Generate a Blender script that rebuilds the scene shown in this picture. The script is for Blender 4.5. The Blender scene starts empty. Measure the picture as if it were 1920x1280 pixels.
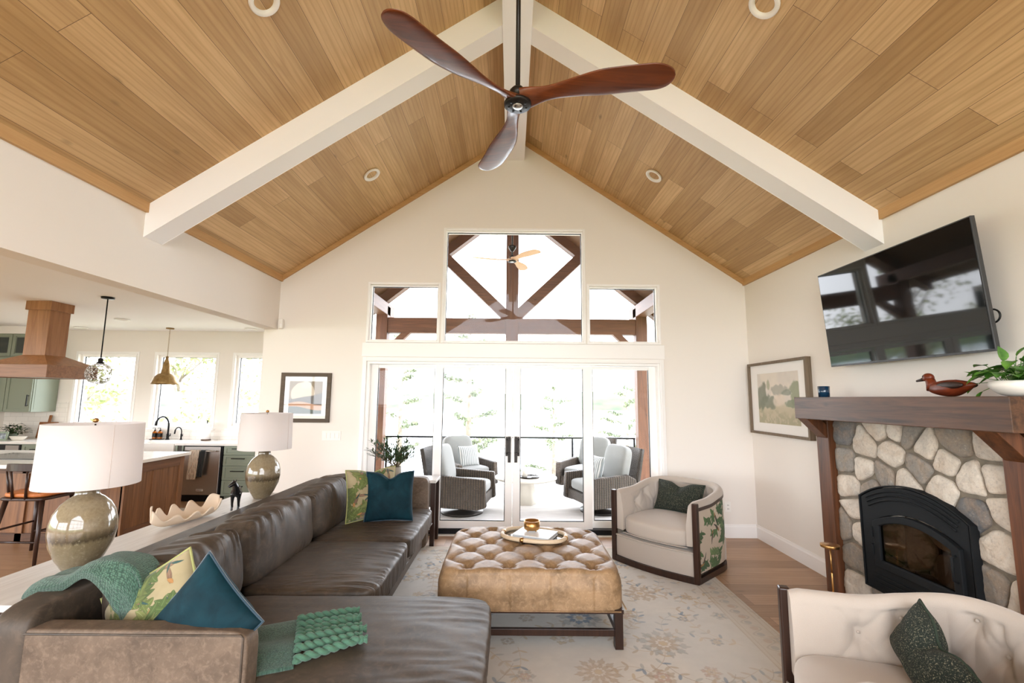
import bpy, math, random
import numpy as np
from mathutils import Vector, Matrix, noise
PI = math.pi
R = math.radians
rnd = random.Random(7)
C = bpy.context.scene.collection
scene = bpy.context.scene

# ------------------------------------------------------------------ camera
CAM_Z = 1.57
cd = bpy.data.cameras.new('camera')
cd.sensor_width = 36.0
cd.lens = 867.13 / 1920 * 36
cd.clip_start = 0.05
cd.clip_end = 2000
cam = bpy.data.objects.new('camera', cd)
C.objects.link(cam)
_p, _y, _r = .1224, .0012, .0089
_F = Vector((math.sin(_y)*math.cos(_p), math.cos(_y)*math.cos(_p), math.sin(_p)))
_R0 = Vector((math.cos(_y), -math.sin(_y), 0)); _U0 = _R0.cross(_F)
_R = _R0*math.cos(_r) + _U0*math.sin(_r); _U = _U0*math.cos(_r) - _R0*math.sin(_r)
cam.matrix_world = Matrix(((_R.x, _U.x, -_F.x, 0), (_R.y, _U.y, -_F.y, 0), (_R.z, _U.z, -_F.z, CAM_Z), (0, 0, 0, 1)))
scene.camera = cam

# ------------------------------------------------------------------ colour, world, light
scene.view_settings.view_transform = 'Standard'
scene.view_settings.look = 'None'
scene.view_settings.gamma = 1.0
scene.view_settings.use_curve_mapping = False
scene.view_settings.exposure = 1.26
try:
    scene.cycles.use_denoising = True
    scene.cycles.denoiser = 'OPENIMAGEDENOISE'
    scene.cycles.max_bounces = 10
    scene.cycles.diffuse_bounces = 6
    scene.cycles.glossy_bounces = 4
    scene.cycles.transparent_max_bounces = 16
    scene.cycles.sample_clamp_indirect = 8
    scene.cycles.caustics_reflective = False
    scene.cycles.caustics_refractive = False
except Exception:
    pass
WORLD = 5.0
w = bpy.data.worlds.new('sky'); scene.world = w; w.use_nodes = True
nt = w.node_tree; nt.nodes.clear()
out = nt.nodes.new('ShaderNodeOutputWorld'); bg = nt.nodes.new('ShaderNodeBackground')
tc = nt.nodes.new('ShaderNodeTexCoord'); sx = nt.nodes.new('ShaderNodeSeparateXYZ'); cr = nt.nodes.new('ShaderNodeValToRGB')
nz = nt.nodes.new('ShaderNodeTexNoise'); nz.inputs['Scale'].default_value = 2.2; nz.inputs['Detail'].default_value = 5
mx = nt.nodes.new('ShaderNodeMixRGB'); cr2 = nt.nodes.new('ShaderNodeValToRGB')
nt.links.new(tc.outputs['Generated'], sx.inputs[0]); nt.links.new(sx.outputs['Z'], cr.inputs[0])
cr.color_ramp.elements[0].position = 0.0; cr.color_ramp.elements[0].color = (.93, .96, 1, 1)
cr.color_ramp.elements[1].position = 0.7; cr.color_ramp.elements[1].color = (.72, .83, 1, 1)
nt.links.new(tc.outputs['Generated'], nz.inputs['Vector']); nt.links.new(nz.outputs['Fac'], cr2.inputs[0])
cr2.color_ramp.elements[0].position = .42; cr2.color_ramp.elements[1].position = .62
nt.links.new(cr2.outputs['Color'], mx.inputs['Fac']); nt.links.new(cr.outputs['Color'], mx.inputs['Color1'])
mx.inputs['Color2'].default_value = (.95, .965, 1, 1)
nt.links.new(mx.outputs['Color'], bg.inputs['Color']); bg.inputs['Strength'].default_value = WORLD
nt.links.new(bg.outputs[0], out.inputs[0])

def portal(name, loc, rot, sx_, sy_):
    l = bpy.data.lights.new(name, 'AREA'); l.shape = 'RECTANGLE'; l.size = sx_; l.size_y = sy_
    l.cycles.is_portal = True
    o = bpy.data.objects.new(name, l); C.objects.link(o); o.location = loc; o.rotation_euler = rot
    return o
# daylight portals: they only steer sampling of the sky through the window openings
portal('window_portal', (0.03, 5.75, 1.9), (R(-90), 0, 0), 3.6, 3.8)
portal('window_portal', (-5.6, 8.0, 1.65), (R(-90), 0, 0), 3.6, 1.3)
portal('window_portal', (0, -3.2, 2.55), (R(90), 0, 0), 5.4, 4.7)
portal('window_portal', (-6, -3.1, 1.35), (R(90), 0, 0), 5.4, 2.3)

portal('window_portal', (-8.7, .6, 1.35), (0, R(-90), 0), 2.1, 6.0)  # for the added, unseen windows in the left kitchen wall
# ------------------------------------------------------------------ tagging
def tag(o, label, cat, group=None, kind=None):
    o['label'] = label; o['category'] = cat
    if group: o['group'] = group
    if kind: o['kind'] = kind
    return o
def thing(name, loc, label, cat, group=None, rz=0):
    o = bpy.data.objects.new(name, None); C.objects.link(o)
    o.empty_display_size = .05
    o.location = loc; o.rotation_euler = (0, 0, rz)
    return tag(o, label, cat, group)
def root_of(o):
    while o.parent: o = o.parent
    return o
def copy_tree(o, parent=None):
    c = o.copy(); C.objects.link(c)
    if parent: c.parent = parent
    for ch in list(o.children): copy_tree(ch, c)
    return c

# ------------------------------------------------------------------ mesh collector
class MB:
    def __init__(s): s.v = []; s.f = []; s.uv = {}; s.sm = []
    def add(s, vs, fs, uvs=None, smooth=False):
        b = len(s.v); s.v += [tuple(map(float, v)) for v in vs]
        for f in fs: s.f.append([b+i for i in f]); s.sm.append(smooth)
        if uvs is not None:
            for i, u in enumerate(uvs): s.uv[b+i] = u
        return s
    def box(s, x0, x1, y0, y1, z0, z1):
        vs = [(x, y, z) for x in (x0, x1) for y in (y0, y1) for z in (z0, z1)]
        return s.add(vs, [(0,1,3,2), (4,6,7,5), (0,4,5,1), (2,3,7,6), (0,2,6,4), (1,5,7,3)])
    def cbox(s, c, d, rot=None):
        vs = [Vector((x*d[0]/2, y*d[1]/2, z*d[2]/2)) for x in (-1, 1) for y in (-1, 1) for z in (-1, 1)]
        if rot is not None: vs = [rot @ v for v in vs]
        vs = [v + Vector(c) for v in vs]
        return s.add(vs, [(0,1,3,2), (4,6,7,5), (0,4,5,1), (2,3,7,6), (0,2,6,4), (1,5,7,3)])
    def bar(s, a, b, w, h, up=(0, 0, 1)):
        a = Vector(a); b = Vector(b); d = (b-a).normalized(); sd = d.cross(Vector(up)).normalized(); u = sd.cross(d)
        vs = [p + sd*w/2*i + u*h/2*j for p in (a, b) for i in (-1, 1) for j in (-1, 1)]
        return s.add(vs, [(0,1,3,2), (4,6,7,5), (0,4,5,1), (2,3,7,6), (0,2,6,4), (1,5,7,3)])
    def prism(s, poly, fn, d0, d1):
        n = len(poly); vs = [fn(p[0], p[1], d0) for p in poly] + [fn(p[0], p[1], d1) for p in poly]
        fs = [list(range(n)), [2*n-1-i for i in range(n)]] + [(i, (i+1) % n, n+(i+1) % n, n+i) for i in range(n)]
        return s.add(vs, fs)
    def tube(s, pts, r, n=8, closed=False, cap=True):
        pts = [Vector(p) for p in pts]; m = len(pts)
        rr = r if isinstance(r, (list, tuple)) else [r]*m
        vs = []; pu = None
        for i, p in enumerate(pts):
            if closed: d = (pts[(i+1) % m]-pts[i-1])
            else: d = pts[min(i+1, m-1)]-pts[max(i-1, 0)]
            d.normalize()
            if pu is None:
                pu = d.cross(Vector((0, 0, 1)))
                if pu.length < .1: pu = d.cross(Vector((0, 1, 0)))
                pu.normalize()
            u = (pu - d*pu.dot(d)).normalized(); pu = u; v = d.cross(u)
            for k in range(n):
                a = 2*PI*k/n; vs.append(p + u*math.cos(a)*rr[i] + v*math.sin(a)*rr[i])
        fs = []
        for i in range(m if closed else m-1):
            j = (i+1) % m
            for k in range(n): fs.append((i*n+k, i*n+(k+1) % n, j*n+(k+1) % n, j*n+k))
        s.add(vs, fs, smooth=True)
        if cap and not closed:
            b = len(s.v)-m*n
            s.f.append([b+k for k in range(n)][::-1]); s.sm.append(False)
            s.f.append([b+(m-1)*n+k for k in range(n)]); s.sm.append(False)
        return s
    def lathe(s, prof, c=(0, 0, 0), n=32, cap=True):
        vs = [(c[0]+r*math.cos(2*PI*k/n), c[1]+r*math.sin(2*PI*k/n), c[2]+z) for r, z in prof for k in range(n)]
        m = len(prof); fs = [(i*n+k, i*n+(k+1) % n, (i+1)*n+(k+1) % n, (i+1)*n+k) for i in range(m-1) for k in range(n)]
        s.add(vs, fs, smooth=True)
        if cap:
            b = len(s.v)-m*n
            if prof[0][0] > 1e-4: s.f.append([b+k for k in range(n)][::-1]); s.sm.append(False)
            if prof[-1][0] > 1e-4: s.f.append([b+(m-1)*n+k for k in range(n)]); s.sm.append(False)
        return s
    def ball(s, c, r, n=16, m=10):
        sc = r if isinstance(r, (tuple, list)) else (r, r, r)
        vs = []; fs = []
        for i in range(m+1):
            t = PI*i/m
            for k in range(n):
                a = 2*PI*k/n; vs.append((c[0]+sc[0]*math.sin(t)*math.cos(a), c[1]+sc[1]*math.sin(t)*math.sin(a), c[2]-sc[2]*math.cos(t)))
        fs = [(i*n+k, i*n+(k+1) % n, (i+1)*n+(k+1) % n, (i+1)*n+k) for i in range(m) for k in range(n)]
        return s.add(vs, fs, smooth=True)
    def grid(s, fn, nu, nv, cu=False, cv=False, uvf=None, flip=False, smooth=True):
        vs = []; uvs = []
        for i in range(nu+(0 if cu else 1)):
            for j in range(nv+(0 if cv else 1)):
                u = i/nu; v = j/nv; vs.append(fn(u, v)); uvs.append(uvf(u, v) if uvf else (u, v))
        W = nv+(0 if cv else 1); H = nu+(0 if cu else 1); fs = []
        for i in range(nu):
            for j in range(nv):
                a = i*W+j; b = ((i+1) % H)*W+j; c = ((i+1) % H)*W+(j+1) % W; d = i*W+(j+1) % W
                fs.append((a, d, c, b) if flip else (a, b, c, d))
        return s.add(vs, fs, uvs, smooth)
    def build(s, name, mat, parent=None, world=False, smooth=None, bevel=0, solid=0, weld=False, seg=2, subd=0):
        me = bpy.data.meshes.new(name)
        v = s.v
        if world and parent is not None:
            L = root_of(parent).location; v = [(a-L.x, b-L.y, c-L.z) for a, b, c in v]
        me.from_pydata(v, [], s.f); me.update()
        me.polygons.foreach_set('use_smooth', [bool(x) if smooth is None else smooth for x in s.sm])
        if s.uv:
            ul = me.uv_layers.new(name='UVMap')
            vi = np.zeros(len(me.loops), dtype=np.int32); me.loops.foreach_get('vertex_index', vi)
            arr = np.zeros((len(s.v), 2)); 
            for k, u in s.uv.items(): arr[k] = u
            ul.data.foreach_set('uv', arr[vi].astype(np.float32).ravel())
        if mat is not None: me.materials.append(mat)
        o = bpy.data.objects.new(name, me); C.objects.link(o)
        if parent is not None: o.parent = parent
        if weld: m = o.modifiers.new('weld', 'WELD'); m.merge_threshold = 1e-4
        if subd: m = o.modifiers.new('sub', 'SUBSURF'); m.levels = subd; m.render_levels = subd
        if solid: m = o.modifiers.new('solid', 'SOLIDIFY'); m.thickness = solid; m.offset = 0
        if bevel:
            m = o.modifiers.new('bevel', 'BEVEL'); m.width = bevel; m.segments = seg; m.limit_method = 'ANGLE'; m.angle_limit = R(40)
            m.harden_normals = False
        return o
def struct(name, mb, mat, **k):
    o = mb.build(name, mat, **k); o['kind'] = 'structure'; return o

def fix_normals(o):
    import bmesh
    bm = bmesh.new(); bm.from_mesh(o.data); bmesh.ops.recalc_face_normals(bm, faces=bm.faces); bm.to_mesh(o.data); bm.free()
    return o

# ------------------------------------------------------------------ materials
def srgb(r, g, b):
    f = lambda c: (c/255/12.92) if c/255 <= .04045 else ((c/255+.055)/1.055)**2.4
    return (f(r), f(g), f(b), 1)
def c4(c): return c if len(c) == 4 else (c[0], c[1], c[2], 1)
class NT:
    def __init__(s, name):
        s.m = bpy.data.materials.new(name); s.m.use_nodes = True; s.t = s.m.node_tree
        s.b = s.t.nodes['Principled BSDF']; s.o = s.t.nodes['Material Output']
    def n(s, typ, ins=None, **pr):
        x = s.t.nodes.new('ShaderNode'+typ)
        for k, v in pr.items(): setattr(x, k, v)
        for k, v in (ins or {}).items(): s.put(x.inputs[k], v)
        return x
    def put(s, sock, v):
        if isinstance(v, bpy.types.NodeSocket): s.t.links.new(v, sock)
        else: sock.default_value = v
    def coords(s, kind='Object', scale=(1, 1, 1), rot=(0, 0, 0)):
        t = s.n('TexCoord'); m = s.n('Mapping', {'Vector': t.outputs[kind], 'Scale': scale, 'Rotation': rot}); return m.outputs[0]
    def noise(s, vec, scale=5, detail=4, rough=.5, dist=0):
        return s.n('TexNoise', {'Vector': vec, 'Scale': scale, 'Detail': detail, 'Roughness': rough, 'Distortion': dist})
    def ramp(s, fac, stops):
        r = s.n('ValToRGB', {'Fac': fac}); e = r.color_ramp.elements
        while len(e) < len(stops): e.new(.5)
        for i, (p, c) in enumerate(stops): e[i].position = p; e[i].color = c4(c)
        return r.outputs['Color']
    def mix(s, f, a, b, mode='MIX'):
        x = s.n('MixRGB', {'Fac': f, 'Color1': a, 'Color2': b}, blend_type=mode); return x.outputs[0]
    def math(s, op, a, b=0.0):
        x = s.n('Math', {0: a, 1: b}, operation=op); return x.outputs[0]
    def bump(s, h, strength=.2, dist=.01, normal=None):
        ins = {'Height': h, 'Strength': strength, 'Distance': dist}
        if normal is not None: ins['Normal'] = normal
        x = s.n('Bump', ins); s.put(s.b.inputs['Normal'], x.outputs[0]); return x.outputs[0]
def mat(name, col, rough=.5, metal=0, var=None, vscale=4, bump=0, bscale=80, bdist=.002, spec=.5, coat=0, sheen=0, trans=0, alpha=1, emit=None, ior=1.45):
    k = NT(name); b = k.b
    b.inputs['Base Color'].default_value = c4(col); b.inputs['Roughness'].default_value = rough
    b.inputs['Metallic'].default_value = metal; b.inputs['Specular IOR Level'].default_value = spec
    b.inputs['Coat Weight'].default_value = coat; b.inputs['Sheen Weight'].default_value = sheen
    b.inputs['Transmission Weight'].default_value = trans; b.inputs['IOR'].default_value = ior
    vec = None
    if var is not None or bump: vec = k.coords()
    if var is not None:
        n = k.noise(vec, vscale, 5, .55)
        k.put(b.inputs['Base Color'], k.ramp(n.outputs['Fac'], [(.35, col), (.65, var)]))
    if bump:
        n = k.noise(vec, bscale, 3, .5); k.bump(n.outputs['Fac'], bump, bdist)
    if emit: b.inputs['Emission Color'].default_value = c4(emit[0]); b.inputs['Emission Strength'].default_value = emit[1]
    return k.m
def wood(name, c1, c2, axis=0, rough=.4, scale=1.0, knots=True, coat=0, dark=.55):
    """grain runs along the axis"""
    k = NT(name); sc = [14*scale, 14*scale, 14*scale]; sc[axis] = .9*scale
    vec = k.coords('Object', tuple(sc))
    n1 = k.noise(vec, 1.6, 8, .62, 1.2)
    s2 = [60*scale]*3; s2[axis] = 2.0*scale
    n2 = k.noise(k.coords('Object', tuple(s2)), 2, 4, .6)
    col = k.ramp(n1.outputs['Fac'], [(.28, c1), (.5, tuple((np.array(c1[:3])+np.array(c2[:3]))/2)), (.72, c2)])
    col = k.mix(k.math('MULTIPLY', n2.outputs['Fac'], .45), col, tuple(np.array(c1[:3])*dark)+(1,))
    if knots:
        s3 = [5*scale]*3; s3[axis] = 2.2*scale
        v = k.n('TexVoronoi', {'Vector': k.coords('Object', tuple(s3)), 'Scale': 1.0})
        kf = k.ramp(v.outputs['Distance'], [(.0, (1, 1, 1)), (.1, (0, 0, 0))])
        col = k.mix(k.math('MULTIPLY', kf, .7), col, tuple(np.array(c1[:3])*.25)+(1,))
    k.put(k.b.inputs['Base Color'], col); k.b.inputs['Roughness'].default_value = rough; k.b.inputs['Specular IOR Level'].default_value = .35
    k.b.inputs['Coat Weight'].default_value = coat
    k.bump(n2.outputs['Fac'], .15, .001)
    return k.m
def planks(name, ca, cb, width=.19, length=1.9, rough=.45, gap=.0016, grain=1.0, seam=(.06, .03, .015)):
    """UV in metres: U along the board"""
    k = NT(name); uv = k.coords('UV')
    br = k.n('TexBrick', {'Vector': uv, 'Color1': (0, 0, 0, 1), 'Color2': (1, 1, 1, 1), 'Mortar': (0, 0, 0, 1), 'Scale': 1.0, 'Mortar Size': gap,
                          'Mortar Smooth': 0.1, 'Bias': 0.0, 'Brick Width': length, 'Row Height': width}, offset=.37, offset_frequency=2)
    rv = k.n('SeparateColor', {0: br.outputs['Color']}).outputs[0]
    off = k.n('CombineXYZ', {'X': k.math('MULTIPLY', rv, 37.0), 'Y': k.math('MULTIPLY', rv, 91.0), 'Z': rv}).outputs[0]
    pos = k.n('VectorMath', {0: uv, 1: off}, operation='ADD').outputs[0]
    st = k.n('Mapping', {'Vector': pos, 'Scale': (1.1, 11, 1)}).outputs[0]
    n1 = k.noise(st, 1.3, 6, .55, .9)
    wv = k.n('TexWave', {'Vector': k.n('Mapping', {'Vector': pos, 'Scale': (.5, 6, 1)}).outputs[0], 'Scale': 1.4, 'Distortion': 7.0, 'Detail': 3.0, 'Detail Scale': .7}, wave_type='BANDS', bands_direction='Y')
    fine = k.noise(k.n('Mapping', {'Vector': pos, 'Scale': (4, 130, 1)}).outputs[0], 1.0, 3, .6)
    base = k.ramp(rv, [(0, ca), (.5, tuple((np.array(ca[:3])+np.array(cb[:3]))/2)), (1, cb)])
    dk = k.mix(1.0, base, (.60, .51, .42, 1), 'MULTIPLY')
    g = k.math('MULTIPLY', k.ramp(n1.outputs['Fac'], [(.35, (1, 1, 1)), (.68, (0, 0, 0))]), .55*grain)
    col = k.mix(g, base, dk)
    g2 = k.math('MULTIPLY', k.ramp(wv.outputs['Fac'], [(.0, (1, 1, 1)), (.35, (0, 0, 0))]), .42*grain)
    col = k.mix(g2, col, dk)
    col = k.mix(k.math('MULTIPLY', fine.outputs['Fac'], .32*grain), col, dk)
    vo = k.n('TexVoronoi', {'Vector': k.n('Mapping', {'Vector': pos, 'Scale': (1.5, 3.2, 1)}).outputs[0], 'Scale': 1.0})
    kn = k.ramp(vo.outputs['Distance'], [(0.0, (1, 1, 1)), (.075, (0, 0, 0))])
    col = k.mix(k.math('MULTIPLY', kn, .75*grain), col, tuple(np.array(ca[:3])*.3)+(1,))
    col = k.mix(k.math('MULTIPLY', br.outputs['Fac'], .8), col, c4(seam))
    k.put(k.b.inputs['Base Color'], col); k.b.inputs['Roughness'].default_value = rough
    h = k.math('SUBTRACT', k.math('MULTIPLY', fine.outputs['Fac'], .15), br.outputs['Fac'])
    k.bump(h, .25, .002)
    return k.m
def leather(name, c1, c2, rough=.42, scale=1.0, mott=None, wrinkle=0):
    k = NT(name); vec = k.coords()
    a = k.noise(vec, 3*scale, 6, .6, .4); b2 = k.noise(vec, 14*scale, 6, .7, .5)
    col = k.ramp(a.outputs['Fac'], [(.33, c1), (.67, c2)])
    m2 = mott or tuple(np.array(c2[:3])*1.35)+(1,)
    col = k.mix(k.math('MULTIPLY', k.ramp(b2.outputs['Fac'], [(.48, (0, 0, 0)), (.72, (1, 1, 1))]), .6), col, m2)
    k.put(k.b.inputs['Base Color'], col)
    k.b.inputs['Specular IOR Level'].default_value = .32; k.put(k.b.inputs['Roughness'], k.math('ADD', k.math('MULTIPLY', b2.outputs['Fac'], .25), rough-.12))
    v = k.n('TexVoronoi', {'Vector': vec, 'Scale': 420.0})
    h = k.math('ADD', k.math('MULTIPLY', v.outputs['Distance'], .4), k.math('MULTIPLY', a.outputs['Fac'], 1.5))
    if wrinkle:
        wn = k.noise(k.coords('Object', (2.2, 10, 2.4), (0, 0, .3)), 1.0, 2, .45, 1.0); rd = k.math('ABSOLUTE', k.math('SUBTRACT', wn.outputs['Fac'], .5))
        mk = k.ramp(k.noise(vec, 2.3, 2, .5).outputs['Fac'], [(.46, (0, 0, 0)), (.62, (1, 1, 1))])
        rd = k.math('MINIMUM', k.math('MULTIPLY', rd, 12.0), 1.0)
        nb = k.n('Bump', {'Height': k.math('MULTIPLY', rd, mk), 'Strength': wrinkle, 'Distance': .012}).outputs[0]
        k.bump(h, .12, .002, nb)
    else: k.bump(h, .12, .002)
    return k.m
def fabric(name, col, var=None, scale=600, rough=.9, sheen=.3, bump=.25):
    k = NT(name); vec = k.coords()
    wv = k.noise(vec, scale, 2, .5)
    n = k.noise(vec, 6, 4, .5)
    c2 = var or tuple(np.array(col[:3])*.88)+(1,)
    k.put(k.b.inputs['Base Color'], k.mix(k.math('MULTIPLY', wv.outputs['Fac'], .6), c4(col), c4(c2)))
    k.b.inputs['Roughness'].default_value = rough; k.b.inputs['Sheen Weight'].default_value = sheen; k.b.inputs['Specular IOR Level'].default_value = .2
    k.bump(k.math('ADD', wv.outputs['Fac'], k.math('MULTIPLY', n.outputs['Fac'], 2.0)), bump, .002)
    return k.m
def pane(name='clear_glass', tint=(1, 1, 1, 1), refl=1.0):
    """thin sheet: Schlick reflection over straight-through transmission"""
    k = NT(name); t = k.t; t.nodes.remove(k.b)
    mx = k.n('MixShader'); tr = k.n('BsdfTransparent', {'Color': tint}); gl = k.n('BsdfGlossy', {'Roughness': .01}); lw = k.n('LayerWeight', {'Blend': .5})
    f = k.math('MULTIPLY', k.math('ADD', k.math('MULTIPLY', k.math('POWER', lw.outputs['Facing'], 5.0), .96), .04), refl)
    t.links.new(f, mx.inputs[0]); t.links.new(tr.outputs[0], mx.inputs[1]); t.links.new(gl.outputs[0], mx.inputs[2]); t.links.new(mx.outputs[0], k.o.inputs[0])
    return k.m
def image_mat(name, arr, rough=.85, bump=0, sheen=0, spec=.3, coat=0):
    """arr: H x W x 3 sRGB-linear floats painted in code; row 0 = v 0"""
    h, w_, _ = arr.shape
    im = bpy.data.images.new(name, w_, h, float_buffer=True); im.colorspace_settings.name = 'Non-Color'
    px = np.ones((h, w_, 4), np.float32); px[..., :3] = arr; im.pixels.foreach_set(px.ravel()); im.update(); im.pack()
    k = NT(name); tx = k.n('TexImage', {'Vector': k.n('TexCoord').outputs['UV']}); tx.image = im; tx.interpolation = 'Cubic'
    k.put(k.b.inputs['Base Color'], tx.outputs['Color']); k.b.inputs['Roughness'].default_value = rough
    k.b.inputs['Sheen Weight'].default_value = sheen; k.b.inputs['Specular IOR Level'].default_value = spec; k.b.inputs['Coat Weight'].default_value = coat
    if bump: k.bump(k.noise(k.coords(), 500, 2, .5).outputs['Fac'], bump, .002)
    return k.m

M = {}
M['wall'] = mat('cream_wall_paint', srgb(234, 227, 219), .75, bump=.04, bscale=250, spec=.25)
M['wall_r'] = M['wall']
M['ceil'] = mat('white_ceiling_paint', srgb(240, 236, 234), .85, spec=.2)
M['trimw'] = mat('white_trim_paint', srgb(243, 240, 237), .38)
M['beamw'] = mat('white_beam_paint', srgb(244, 241, 240), .55)
M['oaktrim'] = wood('light_oak_trim', srgb(196, 152, 100), srgb(214, 172, 120), 1, .5, 1, False)
M['ceilwood'] = planks('oak_ceiling_boards', srgb(194, 158, 108), srgb(234, 200, 152), .19, 2.1, .5, .0014)
M['floorwood'] = planks('oak_floor_boards', srgb(158, 124, 94), srgb(190, 154, 122), .2, 1.9, .38, .0014, .9)
M['glass'] = pane('clear_glass', (1, 1, 1, 1), .3)
M['blackmetal'] = mat('black_metal', (.012, .012, .013), .38, .6)
M['bronze'] = mat('dark_bronze', (.03, .025, .022), .4, .7)
M['brass'] = mat('brushed_brass', srgb(190, 145, 90), .32, 1.0, bump=.05, bscale=200)
M['steel'] = mat('brushed_steel', srgb(178, 172, 166), .34, 1.0)
M['chrome'] = mat('satin_nickel', (.6, .6, .58), .25, 1.0)
M['walnut_x'] = wood('walnut_grain_x', srgb(54, 34, 22), srgb(118, 78, 50), 0, .4)
M['walnut_y'] = wood('walnut_grain_y', srgb(54, 36, 25), srgb(114, 78, 54), 1, .42)
M['walnut_z'] = wood('walnut_grain_z', srgb(56, 33, 20), srgb(122, 74, 44), 2, .42)
M['darkwood'] = wood('dark_stained_wood', srgb(38, 24, 18), srgb(66, 42, 31), 2, .32, 1, False)
M['sage'] = mat('sage_cabinet_paint', srgb(138, 146, 130), .45)
M['quartz'] = mat('white_quartz', srgb(240, 236, 230), .2, var=srgb(232, 228, 222))
M['cream'] = fabric('cream_linen', srgb(184, 172, 160), srgb(164, 151, 138), 500)
M['green_leaf'] = mat('leaf_green', srgb(56, 104, 38), .4, var=srgb(104, 150, 60), vscale=14)
M['dark_leaf'] = mat('dark_leaf_green', srgb(34, 54, 28), .5, var=srgb(58, 80, 42), vscale=14)
M['stem'] = mat('brown_stem', srgb(92, 74, 50), .7)
# ================================================================== SETTING
XL, XR, D, XC, SL = -2.837, 2.862, 5.56, .012, .665
YB = -3.0
def zc(x): return 3.03 + SL*((x-XL) if x < XC else (XR-x))
def zt(x): return 2.97 + SL*((x-XL) if x < XC else (XR-x))
def xz(y0, y1):
    return (lambda a, b, d: (a, d, b)), y0, y1
def yz(a, b, d): return (d, a, b)
FX = lambda a, b, d: (a, d, b)

# floor
m = MB(); m.add([(-9.4, YB, 0), (XR+.2, YB, 0), (XR+.2, 8.0, 0), (-9.4, 8.0, 0)], [(0, 1, 2, 3)], [(x, y) for x, y in ((-9.4, YB), (XR+.2, YB), (XR+.2, 8.0), (-9.4, 8.0))])
m.v[2] = (XR+.2, 5.75, 0); m.uv[2] = (XR+.2, 5.75); m.v[3] = (-9.4, 5.75, 0); m.uv[3] = (-9.4, 5.75)
m.add([(-9.4, 5.75, 0), (-2.85, 5.75, 0), (-2.85, 8.0, 0), (-9.4, 8.0, 0)], [(0, 1, 2, 3)], [(-9.4, 5.75), (-2.85, 5.75), (-2.85, 8), (-9.4, 8)])
struct('floor', m, M['floorwood'])
# far gable wall
m = MB()
T0, T1 = D, D+.17
def pg(poly): m.prism(poly, FX, T0, T1)
pg([(-3.0, 0), (-1.74, 0), (-1.74, zc(-1.74)), (-3.0, zc(-3.0))])
pg([(1.79, 0), (XR+.15, 0), (XR+.15, zc(XR+.15)), (1.79, zc(1.79))])
pg([(-1.74, 2.0), (1.79, 2.0), (1.79, 2.25), (-1.74, 2.25)])
pg([(-1.74, 2.95), (-.83, 2.95), (-.83, zc(-.83)), (-1.74, zc(-1.74))])
pg([(.88, 2.95), (1.79, 2.95), (1.79, zc(1.79)), (.88, zc(.88))])
pg([(-.83, 3.65), (.88, 3.65), (.88, zc(.88)), (XC, zc(XC)), (-.83, zc(-.83))])
pg([(-.895, 2.25), (-.83, 2.25), (-.83, 2.95), (-.895, 2.95)])
pg([(.88, 2.25), (.94, 2.25), (.94, 2.95), (.88, 2.95)])
struct('wall_far', m, M['wall'])
# right wall
m = MB().box(XR, XR+.15, YB, D, 0, 3.1)
struct('wall_right', m, M['wall'])
# upper wall over the kitchen opening
m = MB().box(-3.0, XL, YB, D, 2.376, 3.1)
struct('wall_left', m, M['wall'])
# kitchen shell
KD = 7.79; KC = 2.657
m = MB()
for a, b, c, d in ((-9.2, -7.28, 0, KC), (-6.32, -5.96, 0, KC), (-4.97, -4.64, 0, KC), (-3.65, -2.85, 0, KC),
                   (-7.28, -6.32, 0, 1.08), (-7.28, -6.32, 2.245, KC), (-5.96, -4.97, 0, 1.08), (-5.96, -4.97, 2.245, KC), (-4.64, -3.65, 0, 1.08), (-4.64, -3.65, 2.245, KC)):
    m.box(a, b, KD, KD+.15, c, d)
struct('wall_kitchen_far', m, M['wall'])
struct('wall_kitchen_side', MB().box(-3.0, -2.85, D+.17, KD+.15, 0, KC+.1), M['wall'])
m = MB(); m.box(-8.55, -8.4, 3.6, KD+.15, 0, KC+.1); m.box(-8.55, -8.4, YB, -2.4, 0, KC+.1); m.box(-8.55, -8.4, -2.4, 3.6, 0, .3); m.box(-8.55, -8.4, -2.4, 3.6, 2.4, KC+.1)  # wide opening added out of view to brighten the kitchen
struct('wall_kitchen_left', m, M['wall'])
m = MB()
for y in (-2.4, -.9, .6, 2.1, 3.54): m.box(-8.5, -8.44, y, y+.06, .3, 2.4)
struct('window_10', m, M['trimw'])  # frame bars of the added, unseen kitchen window band
struct('ceiling_kitchen', MB().box(-9.2, -3.0, YB, KD+.15, KC, KC+.12), M['ceil'])
# back wall with its glazing; unseen gable above left open to add light
m = MB()
def pg2(poly): m.prism(poly, FX, YB-.15, YB)
pg2([(-3.0, 0), (-2.6, 0), (-2.6, 3.16), (-3.0, 2.95)]); pg2([(2.6, 0), (3.0, 0), (3.0, 2.95), (2.6, 3.16)])
pg2([(-2.6, 3.05), (2.6, 3.05), (2.6, 3.16), (-2.6, 3.16)]); pg2([(-2.6, 0), (2.6, 0), (2.6, .25), (-2.6, .25)])
m.box(-8.55, -8.2, YB-.15, YB, 0, KC); m.box(-3.3, -3.0, YB-.15, YB, 0, KC); m.box(-8.7, -3.3, YB-.15, YB, 0, .25); m.box(-8.7, -3.3, YB-.15, YB, 2.45, KC)
struct('wall_back', m, M['wall'])
m = MB()
for x in (-2.6, -1.32, -.03, 1.26, 2.54): m.box(x, x+.06, YB-.1, YB-.04, .25, 3.1)
for z in (.25, 1.15, 2.1, 3.05): m.box(-2.6, 2.6, YB-.09, YB-.05, z, z+.05)
wb = struct('window_8', m, M['trimw'])
m = MB()
for x in (-8.7, -7.4, -6.05, -4.7, -3.36): m.box(x, x+.06, YB-.1, YB-.04, .25, 2.45)
for z in (.25, 1.3, 2.4): m.box(-8.7, -3.3, YB-.09, YB-.05, z, z+.05)
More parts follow.
